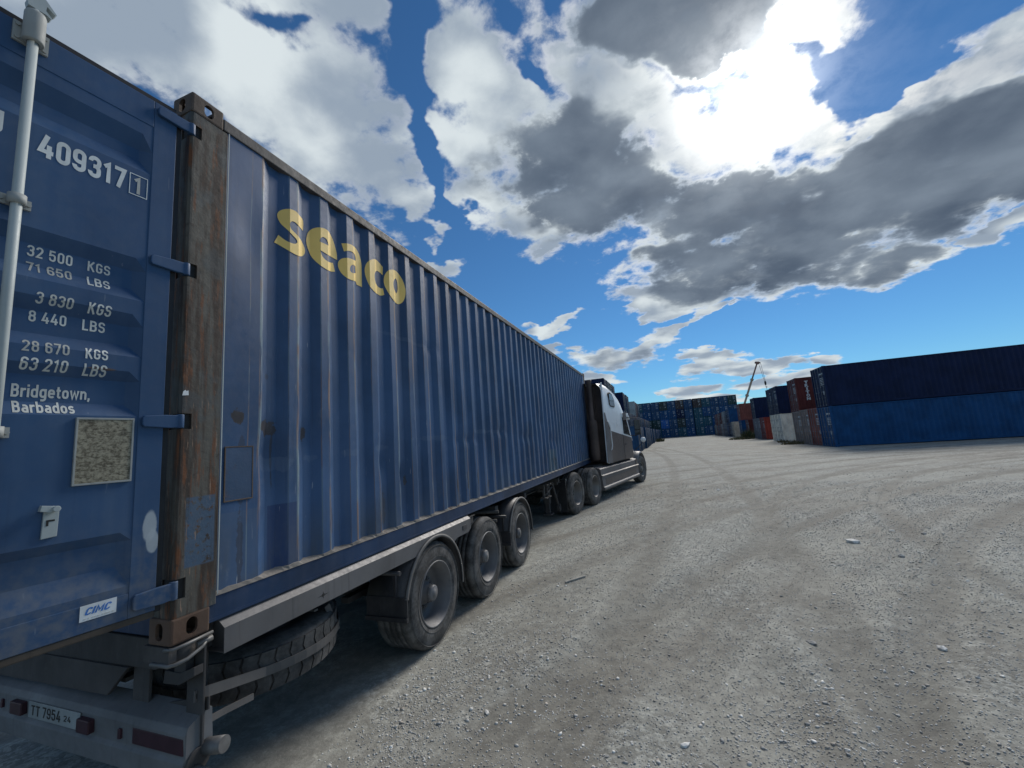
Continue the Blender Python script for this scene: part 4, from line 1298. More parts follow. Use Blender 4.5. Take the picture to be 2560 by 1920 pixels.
def make_door(parent, full=True):
    f = MB()
    z0, z1 = 0.0, DH
    for a in ((0.0, 0.100, z0, z1), (1.065, DW, z0, z1), (0.100, 1.065, 2.385, z1), (0.100, 1.065, z0, 0.107)):
        f.box(a[0], a[1], -0.050, 0.0 if a[2] == z0 and a[3] == z1 else -0.0006, a[2], a[3])
    leaf = f.build('door', M['door'], parent, bevel=0.003)
    s = MB()
    zs = sorted(set([0.107, 2.385] + [v for r_ in R1 for v in r_] + [0.6, 0.75, 1.9, 2.0]))
    xs = [0.100, 0.142, 0.35, 0.6, 0.85, 1.023, 1.065]
    s.grid([[(x, door_y(x, z), z) for x in xs] for z in zs])
    s.grid([[(x, -0.048, z) for x in (0.1, 1.065)] for z in (0.107, 2.385)])
    s.build('door_sheet', M['door'], leaf, recalc=True)
    gk = MB()
    gk.box(-0.028, -0.002, -0.056, -0.012, -0.012, DH + 0.012)
    gk.box(0.0, DW + 0.02, -0.056, -0.010, DH + 0.0006, DH + 0.030)
    gk.box(DW + 0.001, DW + 0.02, -0.056, -0.012, -0.012, DH)
    gk.build('gasket', M['gasket'], leaf, bevel=0.004)
    gk = MB(); gk.box(0.0, DW + 0.02, -0.056, -0.004, -0.030, -0.0006)
    gk.build('bottom_gasket', M['dirty_gasket'], leaf, bevel=0.006)
    for zc0, zc1 in HINGE_Z:
        zb, zt = zc0 + H0 - 1.20 + 0.008, zc1 + H0 - 1.20 - 0.010
        hb = MB()
        hb.prism([(0.090, zb + 0.012), (0.083, zb + 0.002), (-0.020, zb - 0.004), (-0.064, zb), (-0.064, zt), (0.0, zt), (0.083, zt - 0.006), (0.090, zt - 0.016)], 'y', 0.002, 0.019)
        hb.tube([(-0.066, 0.006, zb - 0.004), (-0.066, 0.006, zt + 0.004)], 0.018, 12)
        hb.build('hinge', M['door'], leaf, bevel=0.004)
    for xr in (0.540, 0.985):
        rd = MB(); rd.tube([(xr, 0.036, -0.06), (xr, 0.036, 2.60)], 0.0165, 16)
        rd.mat = 0
        # locking cam above the door's top edge
        for sgn, zz in ((1, 2.60), (-1, -0.06)):
            prof = [(xr - 0.026, zz), (xr + 0.026, zz), (xr + 0.030, zz + sgn * 0.020), (xr + 0.022, zz + sgn * 0.060), (xr + 0.030, zz + sgn * 0.078), (xr + 0.018, zz + sgn * 0.100),
                    (xr + 0.004, zz + sgn * 0.094), (xr - 0.020, zz + sgn * 0.070), (xr - 0.056, zz + sgn * 0.028), (xr - 0.052, zz + sgn * 0.022), (xr - 0.026, zz + sgn * 0.040), (xr - 0.024, zz + sgn * 0.018),
                    (xr - 0.044, zz - sgn * 0.002), (xr - 0.040, zz - sgn * 0.008)]
            rd.prism(prof if sgn > 0 else prof[::-1], 'y', 0.020, 0.052)
        rd.build('lock_rod', M['rod'], leaf)
        br = MB()
        br.box(xr - 0.052, xr + 0.052, 0.0006, 0.010, 2.440, 2.530)
        br.lathe([(0.018, 2.445), (0.031, 2.445), (0.033, 2.452), (0.033, 2.575), (0.030, 2.585), (0.018, 2.585)], 'z', 20, (xr, 0.036, 0))
        for dx in (-0.040, 0.040):
            for dz in (2.455, 2.515):
                br.tube([(xr + dx, 0.009, dz), (xr + dx, 0.017, dz)], 0.008, 8)
        br.build('bracket', M['bracket'], leaf)
        for zc in (1.735, 0.815, 0.02):
            br = MB()
            br.box(xr - 0.046, xr + 0.046, 0.0006, 0.012, zc - 0.020, zc + 0.020)
            br.lathe([(0.018, zc - 0.020), (0.027, zc - 0.020), (0.027, zc + 0.020), (0.018, zc + 0.020)], 'z', 16, (xr, 0.034, 0))
            for dx in (-0.038, 0.038):
                br.tube([(xr + dx, 0.011, zc), (xr + dx, 0.019, zc)], 0.008, 8)
            br.build('bracket', M['bracket'], leaf)
    return leaf


def door_text(leaf, s, u_left, u_right, z0, z1, mat, weight):
    """lettering on the door; the text runs from large x to small x of the leaf"""
    bm, w_ = stroke_text(s, weight)
    sx, sz = abs(u_left - u_right) / w_, z1 - z0
    lift = {}
    for v in bm.verts:
        v.co = Vector((u_left - v.co.x * sx, v.co.z * 0.004, z0 + v.co.y * sz))
    drape(bm, 2, [v for r_ in R1 for v in r_ if z0 - 0.02 < v < z1])
    drape(bm, 0, [0.142])
    for v in bm.verts:
        v.co.y = door_y(v.co.x, v.co.z) + 0.0012 + v.co.y
    bmesh.ops.recalc_face_normals(bm, faces=bm.faces)
    for f in bm.faces:
        if f.normal.y < 0:
            f.normal_flip()
    return bm_object('lettering', bm, M[mat], leaf)


leaf = make_door(box_thing)
leaf.location = (-0.020, -0.060, 1.20 - H0)
leaf.rotation_euler = (0, 0, math.atan2(-math.cos(DTH), -math.sin(DTH)))
leaf['label'] = 'right rear door swung open with white weight lettering'
ZD = 1.20
for s, ul, ur, zb, zt, wt in (
        ('409317', 0.487, 0.200, 3.180, 3.283, 0.185), ('1', 0.166, 0.136, 3.184, 3.272, 0.17), ('U', 0.640, 0.588, 3.204, 3.304, 0.185),
        ('32 500', 0.484, 0.349, 2.741, 2.789, 0.15), ('KGS', 0.300, 0.222, 2.741, 2.787, 0.15),
        ('71 650', 0.484, 0.349, 2.675, 2.716, 0.15), ('LBS', 0.300, 0.222, 2.671, 2.713, 0.15),
        ('3 830', 0.454, 0.343, 2.543, 2.590, 0.15), ('KGS', 0.295, 0.217, 2.541, 2.589, 0.15),
        ('8 440', 0.463, 0.353, 2.468, 2.515, 0.15), ('LBS', 0.303, 0.227, 2.465, 2.514, 0.15),
        ('28 670', 0.480, 0.345, 2.338, 2.385, 0.15), ('KGS', 0.295, 0.220, 2.335, 2.382, 0.15),
        ('63 210', 0.480, 0.345, 2.265, 2.315, 0.15), ('LBS', 0.296, 0.220, 2.261, 2.312, 0.15),
        ('Bridgetown,', 0.490, 0.262, 2.158, 2.210, 0.17), ('Barbados', 0.487, 0.313, 2.094, 2.142, 0.17)):
    door_text(leaf, s, ul, ur, zb - ZD, zt - ZD, 'letter' if wt > 0.18 else 'worn_letter', wt)
bx = MB()
for a in ((0.112, 0.184, 3.279, 3.283), (0.112, 0.184, 3.173, 3.177), (0.112, 0.115, 3.177, 3.279), (0.181, 0.184, 3.177, 3.279)):
    bx.box(a[0], a[1], PL + 0.0004, PL + 0.0016, a[2] - ZD, a[3] - ZD)
bx.build('number_frame', M['letter'], leaf)
dp = MB(); dp.box(0.120, 0.307, PL + 0.003, PL + 0.009, 1.797 - ZD, 2.073 - ZD)
dpo = dp.build('data_plate', M['data_plate'], leaf, bevel=0.001)
fr = MB()
for a in ((0.116, 0.311, 2.069, 2.077), (0.116, 0.311, 1.793, 1.801), (0.116, 0.123, 1.801, 2.069), (0.304, 0.311, 1.801, 2.069)):
    fr.box(a[0], a[1], PL + 0.0004, PL + 0.0115, a[2] - ZD, a[3] - ZD)
fr.build('plate_rim', M['bracket'], dpo, bevel=0.001)
st = MB(); st.box(0.141, 0.257, 0.0004, 0.0022, 1.246 - ZD, 1.307 - ZD)
sto = st.build('maker_sticker', M['sticker'], leaf)
bm, w_ = stroke_text('CIMC', 0.20)
for v in bm.verts:
    v.co = Vector((0.243 - v.co.x * 0.078 / w_ - v.co.y * 0.009, 0.0028 + v.co.z * 0.004, 1.268 - ZD + v.co.y * 0.027))
bm_object('lettering', bm, M['letter_blue'], sto)
sl = MB()
for k in range(9):
    sl.box(0.150 + k * 0.011, 0.150 + k * 0.011 + 0.006 * (0.5 + RNG.random()), 0.0023, 0.0030, 1.252 - ZD, 1.2565 - ZD)
sl.build('small_print', M['worn_letter'], sto)
hd = MB()
hd.prism([(0.387, 0.400), (0.342, 0.404), (0.340, 0.518), (0.350, 0.522), (0.384, 0.521)], 'y', PL + 0.001, PL + 0.010)
hd.prism([(0.402, 0.508), (0.398, 0.530), (0.355, 0.522), (0.350, 0.503), (0.375, 0.500)], 'y', PL + 0.010, PL + 0.034)
hd.tube([(0.358, 0.0, 0.512), (0.358, 0.042, 0.512)], 0.012, 10)
hdo = hd.build('seal_catch', M['rod'], leaf, bevel=0.002)
hs = MB()
hs.box(0.352, 0.376, PL + 0.0101, PL + 0.0112, 0.464, 0.471); hs.box(0.369, 0.376, PL + 0.0101, PL + 0.0112, 0.448, 0.464)
hs.build('catch_slot', M['dark'], hdo)

left = make_door(box_thing)
left.location = (-WID + 0.06, 0.052, 1.20 - H0)
left.rotation_euler = (0, 0, PI)
left.scale = (-1, 1, 1)

# ------------------------------------------------------------------ trailer under the container
TL = Vector((-1.22, 5.0, 0.0))
trailer = thing('semi_trailer', 'dusty grey three axle container trailer carrying the blue container', 'trailer', TL)


def tmb():
    m_ = MB()
    m_.xf = Matrix.Translation(-TL)
    return m_


def tyre_mesh(R, rb, w, mats, grooves=4, n=64, ribs=0):
    """tyre lying on the x axis, outer face at x=0, body to -x"""
    mb = MB()
    prof = [(rb, -0.012), (rb + 0.012, 0.0), (rb + 0.35 * (R - rb), 0.006), (rb + 0.72 * (R - rb), -0.002), (R - 0.030, -0.012), (R - 0.016, -0.022), (R - 0.006, -0.036)]
    a, b_ = -0.045, -(w - 0.045)
    tr = [(R - 0.002, a)]
    gw = 0.010
    for g_ in range(grooves):
        c = a + (b_ - a) * (g_ + 1) / (grooves + 1)
        tr += [(R, c + gw / 2), (R - 0.013, c + gw / 2 - 0.002), (R - 0.013, c - gw / 2 + 0.002), (R, c - gw / 2)]
    tr.append((R - 0.002, b_))
    back = [(r, -w - x) for r, x in prof][::-1]
    mb.lathe(prof + tr + back, 'x', n)
    # moulded rings on the sidewall
    for rr_ in (rb + 0.22 * (R - rb), rb + 0.80 * (R - rb)):
        mb.lathe([(rr_ - 0.004, 0.001), (rr_, 0.008), (rr_ + 0.004, 0.001)], 'x', n)
    return mb.mesh('tyre', mats)


def rim_mesh(rb, depth, mats, hand_holes=0):
    mb = MB()
    prof = [(rb + 0.004, -0.016), (rb + 0.002, 0.002), (rb - 0.006, 0.005), (rb - 0.014, -0.004), (rb - 0.022, -0.030), (rb - 0.045, -0.055), (rb - 0.050, -depth + 0.03), (rb - 0.075, -depth),
            (0.165, -depth - 0.012), (0.155, -depth + 0.004), (0.07, -depth + 0.004)]
    mb.lathe(prof, 'x', 48)
    mb.lathe([(rb - 0.050, -depth), (rb - 0.045, -0.30), (rb, -0.33)], 'x', 32)
    for k in range(10):
        t = 2 * PI * k / 10
        c = (-depth + 0.004, 0.132 * math.cos(t), 0.132 * math.sin(t))
        mb.tube([c, (c[0] + 0.028, c[1], c[2])], 0.015, 6)
        mb.tube([(c[0] + 0.028, c[1], c[2]), (c[0] + 0.040, c[1], c[2])], 0.008, 6)
    if hand_holes:
        mb.mat = 1
        for k in range(hand_holes):
            t = 2 * PI * (k + 0.5) / hand_holes
            rr_ = rb - 0.098
            c = (-depth - 0.006, rr_ * math.cos(t), rr_ * math.sin(t))
            mb.tube([c, (c[0] + 0.016, c[1], c[2])], 0.028, 10)
    return mb.mesh('rim', mats)


def hub_mesh(depth, out, r, mats):
    mb = MB()
    mb.lathe([(r + 0.035, -depth), (r + 0.032, -depth + 0.03), (r + 0.010, -depth + 0.045), (r + 0.006, out - 0.05), (r + 0.002, out - 0.040), (r + 0.004, out - 0.036), (r - 0.002, out - 0.006), (r - 0.012, out), (r * 0.45, out), (r * 0.42, out + 0.004), (0.0001, out + 0.004)], 'x', 28)
    for k in range(8):
        t = 2 * PI * k / 8
        mb.tube([(out - 0.03, (r + 0.004) * math.cos(t), (r + 0.004) * math.sin(t)), (out - 0.022, (r + 0.004) * math.cos(t), (r + 0.004) * math.sin(t))], 0.006, 6)
    return mb.mesh('hub', mats)


TR_TYRE = tyre_mesh(0.475, 0.292, 0.375, [M['rubber']])
TR_RIM = rim_mesh(0.292, 0.165, [M['rim']])
TR_HUB = hub_mesh(0.16, -0.025, 0.072, [M['rim']])
WZ = 0.462
WY = (2.315, 3.585, 4.855)
for y in WY:
    for side in (0, 1):
        w_ = link('wheel', None, trailer)
        w_.empty_display_size = 0.1
        w_.location = Vector((0.030 if side == 0 else -2.47, y, WZ)) - TL
        w_.rotation_euler = (RNG.random() * 6 if side == 0 else RNG.random() * 6, 0, 0) if side == 0 else (0, 0, PI)
        for nm, me in (('tyre', TR_TYRE), ('rim', TR_RIM), ('hub', TR_HUB)):
            link(nm, me, w_)
    ax = tmb(); ax.tube([(-0.25, y, WZ), (-2.2, y, WZ)], 0.065, 12)
    ax.build('axle', M['chassis'], trailer)
    for xa in (-0.62, -1.90):
        ax = tmb(); ax.box(xa, xa + 0.08, y - 0.55, y + 0.35, WZ + 0.07, WZ + 0.12)
        ax.build('suspension_arm', M['chassis'], trailer)

for xc in (-0.72, -1.72):
    fr = tmb()
    fr.box(xc - 0.07, xc + 0.07, 0.18, 8.3, 0.985, 1.012)
    fr.box(xc - 0.07, xc + 0.07, 0.18, 8.3, 0.70, 0.722)
    fr.box(xc - 0.008, xc + 0.008, 0.18, 8.3, 0.718, 0.988)
    fr.box(xc - 0.068, xc + 0.068, 8.29, 11.9, 0.94, 1.010)
    fr.build('main_beam', M['chassis'], trailer)
for y in (1.3, 2.95, 4.2, 5.5, 6.7, 7.9):
    cr = tmb(); cr.box(-2.36, -0.08, y - 0.05, y + 0.05, 0.90, 0.975)
    cr.build('cross_member', M['chassis'], trailer)
gl = tmb(); gl.box(-1.8, -0.6, 9.0, 11.85, 0.925, 0.938); gl.build('coupler_plate', M['chassis'], trailer)

# galvanised side beam with an arch over the first wheel
gb = tmb()
arc = [(WY[0] + 0.535 * math.cos(math.radians(a)), WZ + 0.535 * math.sin(math.radians(a))) for a in range(128, 38, -6)]
gb.prism([(0.232, 0.885)] + arc + [(2.78, 0.868), (3.06, 0.868), (3.13, 0.90), (3.13, 1.008), (0.232, 1.008)], 'x', 0.024, 0.030)
gb.prism([(0.030, 1.008), (-0.028, 1.050), (-0.10, 1.052), (-0.10, 1.046), (-0.030, 1.044), (0.024, 1.005)], 'y', 0.232, 3.13)
gb.box(-0.104, -0.098, 0.236, 3.12, 0.90, 1.045)
gb.prism([(0.024, 0.885), (0.024, 1.004), (-0.030, 1.043), (-0.098, 1.043), (-0.098, 0.885)], 'y', 0.262, 0.268)
gb.prism([(0.023, 0.886), (-0.105, 0.886), (-0.105, 0.892), (0.023, 0.892)], 'y', 0.234, 1.90)
gbo = gb.build('side_beam', M['galv'], trailer)
gs = tmb()
star = []
for k in range(16):
    t = 2 * PI * k / 16
    r_ = (0.036, 0.014, 0.018, 0.013)[k % 4] if k % 8 in (0, 4) or True else 0.01
    star.append((0.892 + r_ * math.cos(t) * (1.3 if k % 8 == 0 else 0.8), 0.938 + r_ * math.sin(t) * 0.6))
gs.prism(star, 'x', 0.0301, 0.0312)
gs.build('beam_slot', M['dark'], gbo)
gs = tmb(); gs.box(0.0301, 0.036, 2.92, 3.03, 0.915, 0.965); gs.build('marker_lamp', M['plastic'], gbo, bevel=0.004)
lp = tmb(); lp.box(-0.10, 0.01, 3.135, 3.30, 1.012, 1.018); lp.box(-0.06, -0.02, 3.0, 3.3, 0.93, 1.01)
lp.build('beam_bracket', M['chassis'], trailer)

# mudguards
for wy in (WY[0], WY[2]):
    for sx in (0, 1):
        def X(x): return x if sx == 0 else -2.44 - x
        mg = tmb()
        R_ = 0.530
        mg.lathe([(R_, X(-0.37)), (R_, X(0.030)), (R_ - 0.010, X(0.030)), (R_ - 0.008, X(-0.37))], 'x', 36, (0, wy, WZ), True, math.radians(-6), math.radians(166))
        mg.mat = 1
        mg.lathe([(R_ + 0.006, X(0.028)), (R_ + 0.008, X(0.046)), (R_ - 0.020, X(0.052)), (R_ - 0.020, X(0.040)), (R_ - 0.006, X(0.034))], 'x', 36, (0, wy, WZ), True, math.radians(-7), math.radians(167))
        mg.mat = 0
        y0 = wy + R_ * math.cos(math.radians(166))
        zt = WZ + R_ * math.sin(math.radians(166))
        mg.box(X(-0.37), X(0.050), y0 - 0.006, y0 + 0.006, 0.42, zt + 0.01)
        mg.box(X(-0.375), X(0.054), y0 - 0.022, y0 + 0.004, 0.405, 0.440)
        for q in (-0.24,):
            mg.box(X(q), X(q + 0.006), y0 - 0.010, y0 - 0.005, 0.45, zt)
        mg.tube([(X(0.02), y0 - 0.05, zt + 0.22), (X(-0.5), y0 - 0.05, zt + 0.22)], 0.020, 8)
        mg.box(X(-0.03), X(-0.055), y0 - 0.05, y0 - 0.03, zt + 0.02, zt + 0.20)
        mg.build('mudguard', [M['plastic'], M['lip']], trailer)
for y, z in ((3.98, 0.905), (3.90, 0.80)):
    tb = tmb(); tb.tube([(-0.03, y + 0.16, z), (-0.8, y, z)], 0.022, 8); tb.build('mudguard_stay', M['chassis'], trailer)

# rear bumper
bp_ = tmb()
prof = [(0.075, 0.385), (0.070, 0.475), (0.083, 0.490), (0.078, 0.590), (0.092, 0.618), (0.190, 0.668), (0.200, 0.655), (0.200, 0.44), (0.160, 0.385)]
bp_.prism(prof, 'x', -2.44, -0.004)
bpo = bp_.build('bumper', M['bumper'], trailer, bevel=0.004)
q = tmb(); q.prism([(0.088, 0.620), (0.170, 0.664), (0.200, 0.656), (0.206, 0.52), (0.195, 0.44), (0.100, 0.395), (0.082, 0.47), (0.084, 0.60)], 'x', -0.004, 0.0)
q.build('end_cap', M['bumper'], bpo)
q = tmb(); q.tube([(-0.01, 0.135, 0.46), (0.012, 0.135, 0.46)], 0.055, 14); q.mat = 1
q.tube([(0.0, 0.175, 0.492), (0.10, 0.195, 0.505)], 0.036, 16); q.tube([(0.0, 0.115, 0.425), (0.075, 0.118, 0.42)], 0.028, 14)
q.build('lamp_stub', [M['chassis'], M['handle']], bpo)
q = tmb(); q.box(-0.385, -0.014, 0.0765, 0.0900, 0.505, 0.578)
lmp = q.build('tail_lamp', M['red_lens'], bpo, bevel=0.004)
for (xa, xb, za, zb) in ((-1.453, -1.335, 0.512, 0.578), (-0.806, -0.700, 0.508, 0.574)):
    q = tmb(); q.box(xa, xb, 0.052, 0.082, za, zb); q.build('tail_lamp', M['red_lens'], bpo, bevel=0.006)
for xa in (-0.490, -1.60):
    q = tmb(); q.box(xa, xa + 0.022, 0.070, 0.082, 0.515, 0.560); q.build('reflector', M['red_lens'], bpo, bevel=0.002)
q = tmb(); q.box(-1.300, -0.812, 0.0705, 0.0765, 0.505, 0.588)
npl = q.build('licence_plate', M['plate_white'], bpo, bevel=0.002)
for s, u0, u1, z0, z1 in (('TT', -1.272, -1.185, 0.520, 0.572), ('7954', -1.160, -0.985, 0.520, 0.575), ('24', -0.955, -0.890, 0.530, 0.560)):
    bm, w_ = stroke_text(s, 0.15)
    for v in bm.verts:
        v.co = Vector((u0 + v.co.x * (u1 - u0) / w_, 0.0700 - v.co.z * 0.01, z0 + v.co.y * (z1 - z0))) - TL
    bm_object('lettering', bm, M['letter_black'], npl)

# rear frame between bumper and container
q = tmb()
q.prism([(-2.20, 0.995), (-0.36, 0.975), (-0.235, 0.962), (-0.235, 0.860), (-0.30, 0.830), (-1.20, 0.815), (-2.20, 0.80)], 'y', 0.115, 0.175)
q.build('rear_beam', M['chassis'], trailer, bevel=0.008)
q = tmb(); q.prism([(-2.20, 0.815), (-0.50, 0.825), (-0.66, 0.675), (-2.20, 0.655)], 'y', 0.105, 0.125)
q.build('gusset_plate', M['chassis'], trailer, bevel=0.004)
q = tmb()
q.box(-0.53, -0.40, 0.15, 0.165, 0.50, 0.83)
q.prism([(-0.53, 0.52), (0.02, 0.66), (0.02, 0.72), (-0.53, 0.60)], 'y', 0.166, 0.176)
q.box(-0.105, 0.012, 0.145, 0.157, 0.47, 0.965)
q.box(-0.105, -0.093, 0.157, 0.24, 0.47, 0.965)
q.prism([(-0.20, 0.790), (-0.085, 0.795), (0.018, 0.845), (0.018, 0.885), (-0.08, 0.85), (-0.19, 0.850)], 'y', 0.095, 0.140)
q.box(-0.13, -0.05, 0.10, 0.14, 0.84, 0.92)
q.build('bumper_bracket', M['chassis'], trailer, bevel=0.003)
# twist lock below the rear casting
q = tmb()
q.lathe([(0.068, 0.925), (0.070, 1.0), (0.058, 1.005), (0.058, 1.0135)], 'z', 20, (-0.085, 0.092, 0.0))
q.box(-0.185, -0.005, -0.004, 0.03, 0.940, 1.010)
q.mat = 1
q.tube([(-0.03, -0.010, 1.004), (0.018, 0.0, 1.006), (0.022, 0.05, 1.008), (0.020, 0.178, 1.012)], 0.008, 8)
q.tube([(-0.12, -0.008, 0.935), (0.0, -0.006, 0.935), (0.020, 0.012, 0.938), (0.026, 0.06, 0.942), (0.022, 0.130, 0.965), (0.006, 0.165, 0.985)], 0.009, 8)
q.tube([(0.002, 0.115, 0.976), (0.012, 0.182, 0.984)], 0.014, 10)
q.build('twist_lock', [M['chassis'], M['handle']], trailer)
# spare wheel cradle
M['strap'] = paint('strap_steel', (0.095, 0.092, 0.09), 0.65, 0.15, 0.4, 0.2, 0.1, dustcol=(0.13, 0.125, 0.12), bump=0.2)
q = tmb()


def strap(mb, path, w_, t_, up=Vector((0, 0, 1))):
    """flat bar along a path, w_ high, t_ thick"""
    rows = []
    pts = [Vector(p) for p in path]
    for i, p in enumerate(pts):
        d = (pts[min(i + 1, len(pts) - 1)] - pts[max(i - 1, 0)]).normalized()
        n = d.cross(up).normalized()
        rows.append([p + up * w_ / 2 + n * t_ / 2, p - up * w_ / 2 + n * t_ / 2, p - up * w_ / 2 - n * t_ / 2, p + up * w_ / 2 - n * t_ / 2, p + up * w_ / 2 + n * t_ / 2])
    mb.grid(rows)
    for r_ in (rows[0], rows[-1]):
        mb._add(r_[:4], [(0, 1, 2, 3)], False)


SPC, SPR = Vector((-0.590, 0.865, 0.628)), 0.545
band = [(-0.035, 0.135, 0.728), (-0.030, 0.20, 0.722), (-0.045, 0.33, 0.688)]
for a in range(-30, 88, 8):
    t = math.radians(a)
    rr_ = SPR + 0.022
    band.append((SPC.x + rr_ * math.cos(t), SPC.y + rr_ * math.sin(t), 0.615 + 0.035 * max(0.0, (a - 15) / 70.0)))
strap(q, band, 0.052, 0.007)
strap(q, [(-0.02, 0.155, 0.595), (-0.04, 0.30, 0.575), (-0.06, 0.47, 0.545)], 0.032, 0.008)
t = math.radians(32)
q.prism([(1.06, 0.79), (1.105, 0.80), (1.205, 0.595), (1.16, 0.585)], 'x', SPC.x + 0.46, SPC.x + 0.468)
q.box(-0.55, -0.11, 0.955, 0.985, 0.80, 0.812)
q.build('spare_cradle', M['strap'], trailer)
q = tmb()
q.box(-0.035, -0.0335 + 0.006, 0.142, 0.168, 0.716, 0.738)
q.build('cradle_bolt', M['dark'], trailer)
# gear between the axles and the tractor
for y in (6.75, 6.98):
    q = tmb()
    q.box(-0.30, -0.02, y - 0.05, y + 0.05, 0.955, 0.975); q.tube([(-0.12, y, 0.72), (-0.12, y, 0.955)], 0.03, 10); q.box(-0.19, -0.04, y - 0.06, y + 0.06, 0.70, 0.72)
    q.box(-0.24, -0.10, y - 0.035, y + 0.035, 0.83, 0.87)
    q.build('twist_lock', [M['chassis']], trailer, bevel=0.003)
q = tmb(); q.tube([(-0.10, 6.85, 0.76), (-0.24, 7.8, 0.80)], 0.018, 8); q.tube([(-0.10, 7.0, 0.93), (-0.2, 7.9, 0.86)], 0.012, 6)
q.build('air_pipe', M['chassis'], trailer)
for sx in (0, 1):
    def X(x): return x if sx == 0 else -2.44 - x
    q = tmb()
    q.box(X(-0.46), X(-0.34), 7.92, 8.04, 0.42, 0.97); q.box(X(-0.445), X(-0.355), 7.935, 8.025, 0.20, 0.42)
    q.box(X(-0.50), X(-0.30), 7.86, 8.10, 0.175, 0.20)
    q.tube([(X(-0.30), 8.05, 0.92), (X(-0.24), 8.32, 0.30)], 0.030, 10); q.tube([(X(-0.27), 8.34, 0.27), (X(-0.20), 8.34, 0.27)], 0.085, 16)
    q.box(X(-0.44), X(-0.20), 8.2, 8.26, 0.80, 0.86); q.tube([(X(-0.25), 8.2, 0.83), (X(-0.12), 8.75, 0.84), (X(-0.12), 8.76, 0.62)], 0.013, 6)
    q.tube([(X(-0.25), 8.62, 0.80), (X(-0.30), 8.35, 0.40)], 0.010, 6)
    q.build('landing_leg', M['chassis'], trailer, bevel=0.003)

# ---- spare tyre in its cradle ------------------------------------------------
spare = thing('spare_wheel', 'spare wheel with chunky tread lying flat in the cradle under the trailer tail', 'spare wheel', (SPC.x, SPC.y, SPC.z - 0.135))
sm = MB()
R_, w2 = SPR, 0.160
prof = [(0.29, 0.02), (0.30, 0.03), (0.36, 0.012), (0.43, 0.004), (R_ - 0.022, 0.020), (R_ - 0.008, 0.045), (R_ - 0.006, 0.145), (R_ - 0.008, 0.245), (R_ - 0.022, 0.270), (0.43, 0.286), (0.36, 0.278), (0.30, 0.26), (0.29, 0.27)]
sm.lathe(prof, 'z', 72)
NB = 40
for k in range(NB):
    for row, (za, zb, sk) in enumerate(((0.032, 0.134, 1), (0.156, 0.258, -1))):
        t0 = 2 * PI * (k + 0.5 * row) / NB
        dt = 2 * PI / NB * 0.86
        sk_ = sk * 0.075
        zm = (za + zb) / 2
        ang = [(t0, za), (t0 + dt, za), (t0 + dt + sk_ * 0.5, zm), (t0 + dt + sk_ * 0.2, zb), (t0 + sk_ * 0.2, zb), (t0 + sk_ * 0.5, zm)]
        vo = [(R_ + 0.004, a, z) for a, z in ang]; vi = [(R_ - 0.012, a, z) for a, z in ang]
        P3 = [(r * math.cos(a), r * math.sin(a), z) for r, a, z in vo + vi]
        sm._add(P3, [(0, 1, 2, 3, 4, 5)] + [(i, (i + 1) % 6, 6 + (i + 1) % 6, 6 + i) for i in range(6)], False)
sm.build('tyre', M['rubber_new'], spare)
sm = MB()
sm.lathe([(0.292, 0.02), (0.285, 0.03), (0.27, 0.05), (0.265, 0.20), (0.17, 0.21), (0.10, 0.20)], 'z', 40)
sm.build('rim', M['rim'], spare)
spare.rotation_euler = (0.03, 0.05, 0)

# ------------------------------------------------------------------ tractor, turned slightly to the right
M['cab_white'] = paint('cab_white_paint', (0.74, 0.79, 0.82), 0.35, 0.0, 0.2, 0.08, 0.0, dustcol=(0.42, 0.42, 0.42), bump=0.03, vary=0.05)
M['cab_brown'] = paint('cab_brown_paint', (0.098, 0.080, 0.073), 0.4, 0.0, 0.35, 0.1, 0.0, dustcol=(0.17, 0.155, 0.145), bump=0.03, vary=0.1)
M['cab_grey'] = paint('cab_dusty_panel', (0.135, 0.128, 0.130), 0.45, 0.0, 0.4, 0.15, 0.0, dustcol=(0.19, 0.18, 0.17), bump=0.05, vary=0.12)
M['cab_back'] = paint('cab_back_panel', (0.078, 0.058, 0.052), 0.6, 0.05, 0.3, 0.2, 0.0, dustcol=(0.12, 0.10, 0.09), bump=0.1)
M['step'] = paint('step_edge_paint', (0.19, 0.185, 0.18), 0.5, 0.0, 0.3, 0.2, 0.0, bump=0.1)
M['steel_rim'] = paint('tractor_rim', (0.17, 0.165, 0.16), 0.5, 0.05, 0.5, 0.2, 0.0, metal=0.3, dustcol=(0.22, 0.20, 0.18), bump=0.1)


def make_glass():
    m, T, b = new_mat('window_glass')
    b.inputs['Base Color'].default_value = (0.03, 0.04, 0.045, 1)
    b.inputs['Roughness'].default_value = 0.06
    b.inputs['Specular IOR Level'].default_value = 0.8
    return m


M['glass'] = make_glass()
M['pane'] = plain('sky_reflection_pane', (0.33, 0.38, 0.43), 0.15, vary=0.05)  # pale base colour stands in for sky reflected in the glass
TA = math.radians(11.0)
tractor = thing('tractor_truck', 'white and brown sleeper cab tractor pulling the trailer', 'truck', (0.05, 8.95, 0.0), -TA)

stn = [  # along, half width in, top of side, roof
    (2.86, 0.0, 3.05, 3.55), (3.3, 0.0, 3.05, 3.58), (3.8, 0.0, 3.00, 3.53), (4.3, 0.01, 2.90, 3.42), (4.7, 0.02, 2.75, 3.26), (5.0, 0.035, 2.62, 3.06), (5.25, 0.06, 2.56, 2.82), (5.42, 0.09, 2.50, 2.62)]


